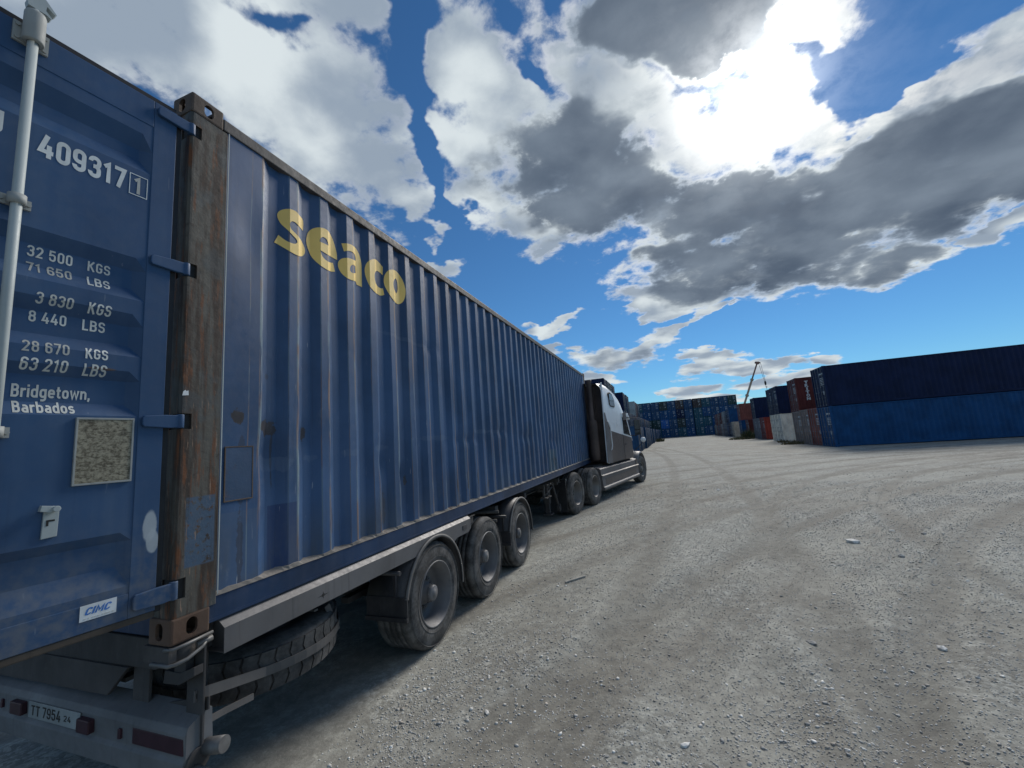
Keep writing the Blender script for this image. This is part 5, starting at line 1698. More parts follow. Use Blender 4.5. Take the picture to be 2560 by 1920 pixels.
def ring(y, ins, zs, zt, zb, lower):
    W = 2.46
    half = [(-ins, zb), (-ins, (zb + 2.54) / 2), (-ins, 2.54), (-ins - 0.02, zs), (-ins - 0.07, zs + 0.62 * (zt - zs)), (-ins - 0.20, zs + 0.92 * (zt - zs)), (-ins - 0.50, zt), (-W / 2, zt + 0.03)]
    other = [(-W - x, z) for x, z in half[:-1]][::-1]
    return [(x, y, z) for x, z in half + other]


def seam_z(y): return 2.005 + (1.72 - 2.005) * (y - 3.2) / 2.4 if y > 3.2 else 2.005 + (3.2 - y) * 1.55


up_ = MB()
up_.grid([ring(y, i_, zs, zt, seam_z(max(y, 2.86)) if y > 3.2 else 2.54 - (y - 2.86) * 1.55, 0) for y, i_, zs, zt in stn], smooth=True)
up_.build('sleeper_cap', M['cab_white'], tractor)
# body below the colour seam
lo = MB()
ys = [2.86, 3.2, 3.8, 4.6, 5.2, 5.66]
for sx in (0, 1):
    def X(x): return x if sx == 0 else -2.46 - x
    a = [(X(-0.002), y, 1.0 + 0.02 * (y > 4.5)) for y in ys]
    b_ = [(X(-0.002), y, (seam_z(y) if y > 3.2 else 2.54 - (y - 2.86) * 1.55)) for y in ys]
    lo.strip(a, b_)
lo.grid([[(0 - 0.002, y, 1.0), (-2.458, y, 1.0)] for y in (2.86, 5.66)])
lo.build('cab_body', M['cab_brown'], tractor)
# upper door / pillar zone in front of the sleeper
for xa, xb in ((-0.08, -0.012), (-2.45, -2.38)):
    q = MB(); q.prism([(4.60, 1.80), (5.60, 1.70), (5.78, 1.60), (5.30, 2.44), (5.22, 2.56), (4.62, 2.60)], 'x', xa, xb)
    q.build('cab_pillar', M['cab_white'], tractor)
q = MB(); q.prism([(4.72, 1.88), (5.50, 1.80), (5.20, 2.40), (4.72, 2.42)], 'x', -0.0116, -0.004)
wo = q.build('side_window', M['glass'], tractor)
q = MB()
q.box(-0.004, 0.004, 4.93, 4.955, 1.86, 2.40); q.tube([(-0.002, 5.05, 1.92), (-0.002, 5.25, 1.93), (-0.002, 5.22, 2.12), (-0.002, 5.05, 2.12), (-0.002, 5.05, 1.92)], 0.012, 6)
q.build('window_frame', M['dark'], wo)
q = MB(); q.prism([(5.36, 2.50), (5.80, 1.62), (5.83, 1.64), (5.40, 2.53)], 'x', -2.36, -0.10)
q.build('windscreen', M['glass'], tractor)
q = MB(); q.prism([(4.66, 2.56), (5.44, 2.60), (5.62, 2.44), (5.58, 2.37), (5.40, 2.48), (4.66, 2.46)], 'x', -2.44, 0.012)
q.build('sun_visor', M['cab_white'], tractor, bevel=0.01)
q = MB(); q.prism([(4.74, 2.60), (5.16, 2.61), (5.16, 2.36), (4.74, 2.34)], 'x', 0.0125, 0.02); q.build('visor_panel', M['cab_brown'], tractor)
# sleeper window
q = MB()
wp = [(3.42, 2.86), (3.50, 2.78), (3.92, 2.76), (3.98, 2.82), (3.94, 3.02), (3.78, 3.19), (3.56, 3.25), (3.44, 3.20)]
q.prism(wp, 'x', -0.06, 0.004)
wo = q.build('sleeper_window', M['dark'], tractor)
q = MB(); q.prism([(3.46, 2.87), (3.52, 2.81), (3.90, 2.79), (3.94, 2.83), (3.90, 3.0), (3.76, 3.155), (3.57, 3.21), (3.475, 3.17)], 'x', 0.0042, 0.007)
q.build('pane', M['pane'], wo)
q = MB(); q.box(0.0072, 0.012, 3.47, 3.93, 2.965, 2.985); q.build('window_bar', M['cab_grey'], wo)
# side extender and grab rail
for xa, xb in ((-0.03, 0.0), (-2.46, -2.43)):
    q = MB(); q.prism([(2.70, 1.03), (2.86, 1.0), (2.86, 3.52), (2.80, 3.50)], 'x', xa, xb)
    q.build('side_extender', M['cab_white'], tractor)
q = MB(); q.prism([(2.69, 1.04), (3.16, 0.985), (3.18, 2.02), (2.99, 2.30), (2.86, 2.56), (2.79, 2.56)], 'x', 0.0005, 0.012)
q.build('fairing_panel', M['cab_grey'], tractor)
q = MB(); q.tube([(0.012, 2.96, 2.30), (0.05, 2.98, 2.28), (0.055, 3.10, 2.12), (0.055, 3.13, 1.55), (0.04, 3.10, 1.42), (0.012, 3.08, 1.40)], 0.016, 8)
q.build('grab_rail', M['cab_white'], tractor)
q = MB(); q.box(-0.003, 0.003, 4.58, 4.592, 1.02, 1.86); q.box(-0.003, 0.012, 4.70, 4.86, 1.50, 1.53); q.box(-0.003, 0.003, 3.20, 5.66, 1.01, 1.022)
q.build('door_trim', M['dark'], tractor)
q = MB(); q.tube([(0.03, 3.90, 2.12), (0.03, 3.92, 2.36)], 0.010, 6); q.build('door_handle', M['cab_white'], tractor)
# back wall and what stands behind it
q = MB(); q.box(-2.40, -0.06, 3.02, 3.06, 1.05, 3.48)
for xr in (-0.35, -0.75, -1.15, -1.6, -2.05):
    q.box(xr - 0.03, xr + 0.03, 2.985, 3.02, 1.1, 3.42)
q.box(-2.4, -0.06, 2.98, 3.02, 2.30, 2.36)
q.build('cab_back', M['cab_back'], tractor)
q = MB(); q.lathe([(0.001, 1.12), (0.12, 1.12), (0.145, 1.16), (0.145, 2.28), (0.12, 2.33), (0.075, 2.36), (0.075, 3.52), (0.085, 3.55), (0.085, 3.62), (0.06, 3.62)], 'z', 20, (-0.36, 2.68, 0))
q.build('exhaust_stack', M['cab_back'], tractor)
for k in range(3):
    q = MB(); q.tube([(-1.0 - 0.1 * k, 2.95, 1.5), (-1.05 - 0.1 * k, 2.4, 1.05 + 0.05 * k), (-1.1 - 0.05 * k, 1.9, 1.2)], 0.018, 6)
    q.build('air_line', M['dark'], tractor)
# hood, fender, skirt
q = MB()
hs = []
for y, ins, zt in ((5.62, 0.14, 1.72), (6.2, 0.24, 1.62), (6.8, 0.32, 1.48), (7.3, 0.40, 1.30), (7.5, 0.50, 1.12)):
    hs.append([(-ins, y, 0.80), (-ins, y, zt - 0.18), (-ins - 0.08, y, zt - 0.05), (-ins - 0.3, y, zt), (-1.23, y, zt + 0.04), (-2.16 + ins, y, zt), (-2.38 + ins, y, zt - 0.05), (-2.46 + ins, y, zt - 0.18), (-2.46 + ins, y, 0.80)])
q.grid(hs, smooth=True)
q._add([hs[-1][i] for i in range(9)], [tuple(range(9))], False)
q.build('hood', M['cab_grey'], tractor)
for sx in (0, 1):
    def X(x): return x if sx == 0 else -2.46 - x
    q = MB()
    FR = 0.60
    q.lathe([(FR - 0.02, X(-0.48)), (FR + 0.045, X(-0.48)), (FR + 0.06, X(-0.20)), (FR + 0.04, X(-0.05)), (FR - 0.005, X(-0.005)), (FR - 0.02, X(-0.01))], 'x', 30, (0, 6.74, 0.52), True, math.radians(-8), math.radians(158))
    q.build('front_fender', M['cab_grey'], tractor)
    q = MB()
    sec = [(-0.14, 0.955), (-0.03, 0.925), (-0.002, 0.90), (0.0, 0.735), (0.045, 0.715), (0.045, 0.690), (0.010, 0.675), (0.015, 0.40), (0.045, 0.375), (0.050, 0.330), (0.020, 0.285), (-0.35, 0.285), (-0.35, 0.955)]
    rows = []
    for y, k in ((1.93, 0), (2.08, 0), (2.09, 0), (3.9, 0), (5.75, 0), (6.05, 0)):
        rows.append([(X(x), y + (0.16 * (0.955 - z) / 0.67 if y < 2.0 else 0.0), z) for x, z in sec + sec[:1]])
    q.grid(rows)
    q._add(rows[0][:-1], [tuple(range(len(sec)))], False)
    q._add(rows[-1][:-1], [tuple(range(len(sec)))], False)
    sk = q.build('side_skirt', M['cab_grey'], tractor)
    q = MB(); q.box(X(0.011), X(0.017), 2.30, 5.70, 0.43, 0.62); q.build('skirt_panel', M['cab_brown'], sk)
    q = MB(); q.box(X(0.0), X(0.052), 2.15, 6.0, 0.334, 0.374); q.build('step_edge', M['step'], sk, bevel=0.006)
    q = MB(); q.box(X(0.004), X(0.012), 5.78, 6.06, 0.40, 0.93); q.build('skirt_front', M['cab_brown'], sk)
    q = MB(); q.box(X(0.0455), X(0.049), 4.7, 5.7, 0.694, 0.712); q.build('step_edge', M['step'], sk)
# bumper ahead
q = MB(); q.box(-2.40, -0.06, 7.42, 7.62, 0.35, 0.75); q.build('front_bumper', M['cab_grey'], tractor, bevel=0.05)
# mirrors
for sx in (0, 1):
    def X(x): return x if sx == 0 else -2.46 - x
    q = MB()
    q.box(X(0.20), X(0.40), 5.40, 5.50, 1.80, 2.34)
    q.mat = 1
    q.box(X(0.215), X(0.385), 5.392, 5.399, 2.0, 2.32); q.box(X(0.215), X(0.385), 5.392, 5.399, 1.82, 1.97)
    q.mat = 0
    q.tube([(X(-0.06), 5.35, 2.45), (X(0.30), 5.45, 2.40)], 0.014, 6); q.tube([(X(-0.06), 5.50, 1.80), (X(0.25), 5.45, 1.78)], 0.014, 6)
    q.build('wing_mirror', [M['plastic'], M['glass']], tractor, bevel=0.008)
    q = MB(); q.tube([(X(-0.20), 6.65, 1.22), (X(0.05), 6.85, 1.46), (X(0.10), 6.9, 1.58)], 0.014, 6); q.mat = 1
    q.lathe([(0.001, -0.05), (0.07, -0.04), (0.10, 0.0), (0.095, 0.02), (0.001, 0.02)], 'y', 14, (X(0.11), 6.86, 1.60))
    q.build('hood_mirror', [M['plastic'], M['cab_white']], tractor)
# chassis and wheels
q = MB()
for xc in (-0.80, -1.66):
    q.box(xc - 0.04, xc + 0.04, -1.0, 7.0, 0.72, 0.94)
q.box(-1.7, -0.76, -1.0, -0.92, 0.72, 0.90)
q.box(-0.66, -0.20, 1.95, 2.75, 0.60, 1.0)
q.build('frame_rail', M['dark'], tractor)
q = MB(); q.lathe([(0.001, 0.90), (0.44, 0.88), (0.46, 0.905), (0.44, 0.925), (0.001, 0.925)], 'z', 28, (-1.23, 0.80, 0)); q.build('fifth_wheel', M['dark'], tractor)
for xa in (-0.64, -2.44):
    q = MB(); q.box(xa, xa + 0.62, -0.50, -0.485, 0.14, 0.90)
    q.build('mudflap', M['gasket'], tractor)
q = MB(); q.box(-0.72, -0.01, -0.478, -0.458, 0.86, 0.90); q.tube([(-0.04, -0.47, 0.88), (-0.04, -0.47, 0.64)], 0.014, 6); q.build('mudflap_hanger', M['bracket'], tractor)
DR_TYRE = tyre_mesh(0.505, 0.292, 0.285, [M['rubber']], 3)
DR_RIM = rim_mesh(0.292, 0.175, [M['steel_rim']])
FT_RIM = rim_mesh(0.292, 0.060, [M['steel_rim'], M['dark']], hand_holes=8)
FT_HUB = hub_mesh(0.06, 0.01, 0.075, [M['steel_rim']])
for y in (0.12, 1.44):
    for sx in (0, 1):
        for inner in (0, 1):
            w_ = link('wheel', None, tractor); w_.empty_display_size = 0.1
            w_.location = ((-0.0 - 0.33 * inner) if sx == 0 else (-2.46 + 0.33 * inner), y, 0.495)
            w_.rotation_euler = (RNG.random() * 6, 0, 0) if sx == 0 else (0, 0, PI)
            link('tyre', DR_TYRE, w_)
            if not inner:
                link('rim', DR_RIM, w_)
    ax = MB(); ax.tube([(-0.3, y, 0.495), (-2.16, y, 0.495)], 0.09, 12); ax.build('axle', M['dark'], tractor)
for sx in (0, 1):
    w_ = link('wheel', None, tractor); w_.empty_display_size = 0.1
    w_.location = (-0.03 if sx == 0 else -2.43, 6.74, 0.50)
    w_.rotation_euler = (0.3, 0, math.radians(-6)) if sx == 0 else (0, 0, PI + math.radians(-6))
    for nm, me in (('tyre', DR_TYRE), ('rim', FT_RIM), ('hub', FT_HUB)):
        link(nm, me, w_)

# ------------------------------------------------------------------ container stacks of the yard
def base_z(y):
    t = min(1.0, max(0.0, (y - 25.0) / 115.0))
    return -0.14 * t * t * (3 - 2 * t) + 0.01


def yard_paint(name, c, rust=0.15):
    return paint(name, c, 0.6, rust, 0.15, 0.35, 0.06, dustcol=tuple(0.9 * v + 0.03 for v in c), bump=0.1, vary=0.2, spec=0.2)


YP = {
    'navy': yard_paint('navy_paint', (0.004, 0.013, 0.052)), 'blue': yard_paint('blue_paint', (0.006, 0.060, 0.170)), 'bright blue': yard_paint('bright_blue_paint', (0.02, 0.11, 0.36)),
    'dark blue': yard_paint('dark_blue_paint', (0.018, 0.066, 0.150)), 'teal': yard_paint('teal_paint', (0.020, 0.085, 0.125)), 'green': yard_paint('green_paint', (0.022, 0.058, 0.060)),  # dark blue is lightened to stand in for distance haze
    'olive': yard_paint('olive_paint', (0.034, 0.052, 0.050)), 'brown': yard_paint('brown_paint', (0.060, 0.048, 0.046)), 'maroon': yard_paint('maroon_paint', (0.11, 0.026, 0.024)),
    'red': yard_paint('red_paint', (0.19, 0.032, 0.027)), 'red brown': yard_paint('red_brown_paint', (0.21, 0.070, 0.055)), 'grey brown': yard_paint('grey_brown_paint', (0.24, 0.19, 0.165), 0.25),
    'cream': yard_paint('cream_paint', (0.78, 0.76, 0.66), 0.08), 'beige': yard_paint('beige_paint', (0.54, 0.49, 0.38), 0.12), 'grey': yard_paint('grey_paint', (0.15, 0.17, 0.20), 0.15),
    'pale grey': yard_paint('pale_grey_paint', (0.38, 0.42, 0.42), 0.15)}
M['bar'] = paint('door_bar_paint', (0.15, 0.17, 0.20), 0.55, 0.25, 0.2, 0.2, 0.0, bump=0.1)
M['mark'] = plain('door_marking', (0.50, 0.54, 0.55), 0.6)


def fold_line(L, a, b_):
    pts = [(0.12, a)]
    y = 0.16
    while y < L - 0.4:
        pts += [(y, a), (y + 0.068, b_), (y + 0.14, b_), (y + 0.208, a)]
        y += 0.2785
    pts.append((L - 0.12, a))
    return pts


def cont_frame(mb, W, L, H):
    for x0, x1 in ((0.0, 0.14), (W - 0.14, W)):
        mb.box(x0, x1, 0.0, 0.12, 0.118, H - 0.118)
        mb.box(x0, x1, L - 0.12, L, 0.118, H - 0.118)
    for x0, x1 in ((0.0, 0.06), (W - 0.06, W)):
        mb.box(x0, x1, 0.178, L - 0.178, H - 0.075, H - 0.012)
        mb.box(x0, x1, 0.178, L - 0.178, 0.03, 0.16)
    for y0, y1 in ((0.02, 0.12), (L - 0.12, L - 0.02)):
        mb.box(0.165, W - 0.165, y0, y1, H - 0.16, H - 0.012)
        mb.box(0.165, W - 0.165, y0, y1, 0.02, 0.14)
    for x0, x1 in ((-0.003, 0.162), (W - 0.162, W + 0.003)):
        for y0, y1 in ((-0.003, 0.178), (L - 0.178, L + 0.003)):
            for z0, z1 in ((0.0, 0.118), (H - 0.118, H)):
                mb.box(x0, x1, y0, y1, z0, z1)


def cont_body(mb, W, L, H, front=True):
    for sx in (0, 1):
        fl = fold_line(L, 0.045, 0.010)
        pts = [((x if sx == 0 else W - x), y) for y, x in fl]
        mb.grid([[(x, y, z) for x, y in pts] for z in (0.15, H - 0.07)])
    mb.grid([[(x, y, H - 0.035) for x in (0.06, W - 0.06)] for y in (0.1, L - 0.1)])
    fx = [(0.14, L - 0.05)]
    x = 0.2
    while x < W - 0.4:
        fx += [(x, L - 0.05), (x + 0.05, L - 0.015), (x + 0.14, L - 0.015), (x + 0.19, L - 0.05)]
        x += 0.28
    fx.append((W - 0.14, L - 0.05))
    mb.grid([[(x, y, z) for x, y in fx] for z in (0.14, H - 0.15)])
    mb.grid([[(x, y, 0.13) for x in (0.06, W - 0.06)] for y in (0.1, L - 0.1)])


def door_leaf(mb, x0, x1, H, yo=0.045):
    zs = [0.16, H * 0.12, H * 0.16, H * 0.30, H * 0.34, H * 0.40, H * 0.44, H * 0.58, H * 0.62, H * 0.68, H * 0.72, H * 0.86, H * 0.90, H - 0.17]
    dy = [0, 0, 1, 1, 0, 0, 1, 1, 0, 0, 1, 1, 0, 0]
    xs = [x0, x0 + 0.09, x0 + 0.11, x1 - 0.11, x1 - 0.09, x1]
    kx = [0, 0, 1, 1, 0, 0]
    mb.grid([[(x, yo + 0.030 * d * k, z) for x, k in zip(xs, kx)] for z, d in zip(zs, dy)])


def door_rod(mb, x, H, yo=0.045):
    mb.tube([(x, yo - 0.035, 0.06), (x, yo - 0.035, H - 0.06)], 0.018, 6)
    for z in (0.10, H * 0.22, H * 0.5, H * 0.78, H - 0.10):
        mb.box(x - 0.05, x + 0.05, yo - 0.045, yo - 0.005, z - 0.035, z + 0.035)
    mb.box(x - 0.03, x + 0.24, yo - 0.050, yo - 0.030, H * 0.36, H * 0.36 + 0.035)


def door_marks(mb, x0, x1, H, seed, yo=0.045):
    r = random.Random(seed)
    # number, weight rows and stickers: too small in the photograph to read
    mb.box(x0 + 0.25, x1 - 0.15, yo - 0.004, yo - 0.001, H * 0.80, H * 0.80 + 0.10)
    for k in range(5):
        z = H * 0.70 - 0.11 * k
        mb.box(x0 + 0.30, x0 + 0.30 + 0.28 + 0.1 * r.random(), yo - 0.004, yo - 0.001, z, z + 0.05)
        mb.box(x0 + 0.72, x0 + 0.90, yo - 0.004, yo - 0.001, z, z + 0.05)
    mb.box(x0 + 0.55, x0 + 0.80, yo - 0.006, yo - 0.001, H * 0.30, H * 0.30 + 0.25)


_simple = {}


def simple_container(L, H, seed=0):
    """whole container as one mesh for those only a few pixels wide"""
    key = (L, round(H, 3), seed)
    if key in _simple:
        return _simple[key]
    W = 2.438
    mb = MB()
    cont_frame(mb, W, L, H)
    cont_body(mb, W, L, H)
    door_leaf(mb, 0.14, W / 2 - 0.01, H)
    door_leaf(mb, W / 2 + 0.01, W - 0.14, H)
    mb.mat = 1
    for x in (0.42, 0.92, W - 0.92, W - 0.42):
        door_rod(mb, x, H)
    mb.mat = 2
    door_marks(mb, W / 2, W - 0.14, H, seed)
    r = random.Random(seed + 5)
    mb.box(0.2, 0.55, 0.035, 0.041, H * 0.80, H * 0.80 + 0.10)
    x = r.choice((0.3, 0.62, 1.5)); z = H * r.choice((0.22, 0.30, 0.42))
    mb.box(x, x + 0.14, 0.0, 0.041, z, z + 0.14)
    _simple[key] = mb.mesh('container', [YP['blue'], M['bar'], M['mark']])
    return _simple[key]


def put_simple(label, color, loc, rz, group, L=12.192, H=2.896, seed=0):
    o = link('container', simple_container(L, H, seed))
    o.location = loc
    o.rotation_euler = (0, 0, rz)
    o.material_slots[0].link = 'OBJECT'
    o.material_slots[0].material = YP[color]
    tag(o, label, 'container', group)
    return o


_parts = {}


def parted_container(label, color, loc, rz, group, L=12.192, H=2.896, seed=0):
    W = 2.438
    key = (L, round(H, 3))
    if key not in _parts:
        d = {}
        b = MB(); cont_body(b, W, L, H); d['body'] = b.mesh('body', [YP['blue']])
        b = MB(); cont_frame(b, W, L, H); d['frame'] = b.mesh('frame', [YP['blue']])
        for nm, xa, xb in (('door_l', 0.14, W / 2 - 0.008), ('door_r', W / 2 + 0.008, W - 0.14)):
            b = MB(); door_leaf(b, xa, xb, H); d[nm] = b.mesh('door', [YP['blue']])
        for x in (0.42, 0.92, W - 0.92, W - 0.42):
            b = MB(); door_rod(b, x, H); d[x] = b.mesh('lock_rod', [M['bar']])
        b = MB(); door_marks(b, W / 2, W - 0.14, H, seed); d['marks'] = b.mesh('door_print', [M['mark']])
        _parts[key] = d
    d = _parts[key]
    t = thing('container', label, 'container', loc, rz, group)

    def add(nm, me, par, own=True):
        o = link(nm, me, par)
        if own:
            o.material_slots[0].link = 'OBJECT'
            o.material_slots[0].material = YP[color]
        return o
    add('body', d['body'], t); add('frame', d['frame'], t)
    dl = add('door', d['door_l'], t); dr = add('door', d['door_r'], t)
    add('lock_rod', d[0.42], dl, False); add('lock_rod', d[0.92], dl, False)
    add('lock_rod', d[W - 0.92], dr, False); add('lock_rod', d[W - 0.42], dr, False)
    add('door_print', d['marks'], dr, False)
    return t


def row_x(y):
    d = y + 1.386
    return 12.95 + 0.04 * (y - 32.4) if d < 66 else 2.26 + 10.66 + 0.02 * d


def side_name(t, word, y0, z_top, size):
    """white upright letters one below the other on the side that faces the camera"""
    for k, ch in enumerate(word):
        bm = text_bm(ch, size * (0.36 if ch == 'I' else 0.95), size * 0.86, 0.06)
        w_ = max(v.co.x for v in bm.verts)
        mb = MB()
        for v in bm.verts:
            v.co = Vector((2.438 + 0.004, y0 - w_ / 2 + v.co.x, z_top - size * (k + 1) + v.co.y))
        bmesh.ops.recalc_face_normals(bm, faces=bm.faces)
        o = bm_object('letter', bm, M['letter'], t)
        # slab serifs
        sb = MB()
        zt, zb = z_top - size * (k + 0.14), z_top - size * (k + 1)
        h_ = 0.07 * size
        def S(a, b_, z): sb.box(2.440, 2.4445, y0 + a * size, y0 + b_ * size, z, z + h_)
        if ch in 'TI':
            S(-0.24, 0.24, zb)
        if ch == 'I':
            S(-0.24, 0.24, zt - h_)
        if ch == 'T':
            sb.box(2.440, 2.4445, y0 - 0.48 * size, y0 - 0.40 * size, zt - 0.26 * size, zt - 0.0 * size); sb.box(2.440, 2.4445, y0 + 0.40 * size, y0 + 0.48 * size, zt - 0.26 * size, zt)
        if ch in 'RN':
            S(-0.56, -0.26, zb); S(-0.56, -0.30, zt - h_)
            if ch == 'N': S(0.26, 0.56, zt - h_)
            else: S(0.30, 0.56, zb)
        if sb.v:
            sb.build('serif', M['letter'], o)


RZ_R, RZ_L = -PI / 2, PI / 2
GR = 'containers stacked along the right side of the yard'
right = [  # level, colour, y of the near face, height, x shift, parted, label
    (0, 'blue', 32.37, 2.74, 0, 1, 'long mid blue container lying on the ground, lower half of the nearest right stack'),
    (0, 'red brown', 34.90, 2.80, 0, 1, 'dusty red brown container end directly behind the long blue containers'),
    (0, 'grey brown', 37.38, 2.80, 0, 1, 'rusty grey brown container end between two other bottom row ends'),
    (0, 'grey brown', 40.05, 2.76, 0, 1, 'grey brown container carrying the dark red lettered container'),
    (0, 'cream', 47.80, 2.80, 0, 1, 'cream container with its corrugated side showing, standing on the ground'),
    (0, 'cream', 50.28, 2.80, 0, 1, 'second cream container end, behind the one whose side shows'),
    (0, 'red', 57.90, 2.75, 0.1, 1, 'bright red bottom row container with half hidden white letters on its side'),
    (0, 'grey', 60.42, 2.75, 0, 1, 'grey container end just behind the red bottom row container'),
    (0, 'grey', 62.95, 2.75, 0, 1, 'grey container under the single navy container beyond the cream pair'),
    (0, 'maroon', 69.70, 2.75, 0, 0, 'maroon container behind the green bush in the gap of the right row'),
    (0, 'blue', 76.70, 2.85, 0, 0, 'blue bottom row container below the red one in the right row'),
    (0, 'beige', 84.20, 2.80, -0.25, 0, 'beige bottom row container beyond the blue one under the red container'),
    (1, 'navy', 32.37, 2.77, -0.02, 1, 'long dark navy container on top of the nearest right stack'),
    (1, 'maroon', 40.00, 2.80, -0.02, 1, 'dark red container with white upright TRITON letters on its side'),
    (1, 'navy', 47.85, 2.85, -0.05, 1, 'navy container on top of the cream container, its dark side showing'),
    (1, 'navy', 50.33, 2.85, -0.05, 1, 'navy container end on the second cream container'),
    (1, 'navy', 62.90, 2.80, 0.0, 1, 'single navy container on the grey pair beyond the cream stack'),
    (1, 'red brown', 76.70, 2.75, 0, 0, 'red upper container in front of the crane boom'),
    (1, 'blue', 91.20, 2.75, 0, 0, 'blue upper container with its side showing beyond the red one'),
]
for lev, colr, y, H, dx, parted, lab in right:
    z = base_z(y) + (0.0 if lev == 0 else [r_[3] for r_ in right if r_[0] == 0 and abs(r_[2] - y) < 1.6][0] + 0.01 if [r_ for r_ in right if r_[0] == 0 and abs(r_[2] - y) < 1.6] else 2.79)
    loc = (row_x(y) + dx, y + 2.438, z)
    t = (parted_container if parted else put_simple)(lab, colr, loc, RZ_R, GR, H=H)
    if 'TRITON' in lab:
        side_name(t, 'TRITON', 0.80, 2.52, 0.28)
    if 'half hidden' in lab:
        side_name(t, 'TRITON', 0.80, 2.50, 0.28)
ORD = ['first', 'second', 'third', 'fourth', 'fifth', 'sixth', 'seventh', 'eighth', 'ninth', 'tenth', 'eleventh', 'twelfth', 'thirteenth', 'fourteenth', 'fifteenth', 'sixteenth',
       'seventeenth', 'eighteenth', 'nineteenth', 'twentieth', 'twenty first', 'twenty second', 'twenty third', 'twenty fourth', 'twenty fifth', 'twenty sixth', 'twenty seventh', 'twenty eighth',
       'twenty ninth', 'thirtieth', 'thirty first', 'thirty second', 'thirty third', 'thirty fourth', 'thirty fifth', 'thirty sixth', 'thirty seventh', 'thirty eighth', 'thirty ninth', 'fortieth']
low = ['grey', 'navy', 'blue', 'grey', 'grey', 'grey brown', 'pale grey', 'grey brown', 'red brown', 'grey', 'red brown', 'grey brown', 'pale grey', 'brown']
for k, c in enumerate(low):
    y = 89.4 + 2.62 * k
    put_simple('%s container end, %s beyond the beige one in the bottom right row' % (c, ORD[k]), c, (row_x(y) + 0.12 * RNG.random(), y + 2.438, base_z(y)), RZ_R, GR, H=2.79, seed=k % 4)
hi = ['navy', 'grey', 'pale grey', 'pale grey', 'grey brown', 'maroon', 'grey brown', 'red', 'red brown', 'maroon']
for k, c in enumerate(hi):
    y = 94.2 + 2.62 * k + (1.5 if k > 4 else 0)
    put_simple('%s container end, %s beyond the blue one in the upper right row' % (c, ORD[k]), c, (row_x(y) + 0.2 * RNG.random(), y + 2.438, base_z(y) + 2.80), RZ_R, GR, H=2.6, seed=k % 4)

# left row behind the tractor: a bottom row and two upper levels set back
GL = 'containers stacked along the left side of the yard'
rl = random.Random(3)
cl0 = ['dark blue', 'navy', 'dark blue', 'grey', 'navy', 'blue', 'navy', 'dark blue']
for k in range(38):
    y = 40.2 + 2.5 * k
    c = cl0[(k * 5 + k // 3) % 8]
    put_simple('%s container end, %s from the tractor in the bottom left row' % (c, ORD[k]), c, (0.10 + (y - 47) * 0.0142 - 0.40 * rl.random(), y, base_z(y)), RZ_L, GL, H=2.591, seed=k % 4)
n = 0
for k in range(36):
    y = 46.2 + 2.5 * k
    if 56.0 < y < 63.5:
        continue
    c = ['navy', 'teal', 'dark blue', 'grey', 'maroon', 'navy', 'dark blue', 'navy'][(k * 3 + k // 4) % 8]
    put_simple('%s container end, %s of the middle level in the left stacks' % (c, ORD[n]), c, (-3.45 + (y - 47) * 0.022 - 0.1 * rl.random(), y, base_z(y) + 2.60), RZ_L, GL, seed=k % 4)
    n += 1
n = 0
for y0, cols in ((46.2, ['navy', 'teal', 'green', 'dark blue']), (64.5, ['navy', 'teal', 'dark blue', 'green']), (85.2, ['pale grey', 'maroon', 'red brown', 'teal', 'dark blue'])):
    for k, c in enumerate(cols):
        y = y0 + 2.5 * k
        put_simple('%s container end, %s along the top level of the left stacks' % (c, ORD[n]), c, (-3.45 + (y - 47) * 0.022 - 0.1 * rl.random(), y, base_z(y) + 5.50), RZ_L, GL, seed=k % 4)
        n += 1

# the wall of containers across the far end
GF = 'containers of the stacked wall across the far end'
xs = [-5.86, -3.40] + [-0.82 + 2.466 * k for k in range(5)] + [11.72 + 2.466 * k for k in range(5)]
wall = [
    ['blue', 'dark blue', 'teal', 'blue', 'dark blue', 'teal', 'blue', 'teal', 'dark blue', 'blue', 'teal', 'blue'],
    ['blue', 'green', 'green', 'bright blue', 'dark blue', 'olive', 'dark blue', 'teal', 'teal', 'blue', 'dark blue', 'teal'],
    ['dark blue', 'blue', 'dark blue', 'blue', 'blue', 'navy', 'dark blue', 'teal', 'blue', 'dark blue', 'blue', 'dark blue'],
    ['teal', 'dark blue', 'dark blue', 'olive', 'dark blue', 'brown', 'dark blue', 'brown', 'teal', 'dark blue', 'dark blue', 'green'],
]
rows_ = ['bottom', 'second', 'third', 'top']
for r_ in range(4):
    for k, x in enumerate(xs):
        c = wall[r_][k]
        put_simple('%s container in the far wall, %s column from the left, %s row' % (c, ORD[k], rows_[r_]), c, (x, 140.0 + 0.25 * rl.random(), -0.13 + r_ * 2.90), 0.0, GF, seed=(k * 3 + r_ * 5) % 7)

# ------------------------------------------------------------------ mobile crane beyond the right row
M['boom'] = paint('crane_cream_paint', (0.36, 0.28, 0.21), 0.5, 0.1, 0.25, 0.2, 0.0, bump=0.05, vary=0.1)
M['boom_brown'] = paint('crane_brown_paint', (0.20, 0.11, 0.085), 0.5, 0.1, 0.25, 0.2, 0.0, bump=0.05, vary=0.1)
crane = thing('mobile_crane', 'mobile crane with a raised telescopic boom and hanging hook behind the red container', 'crane', (27.1, 165.0, -0.13))


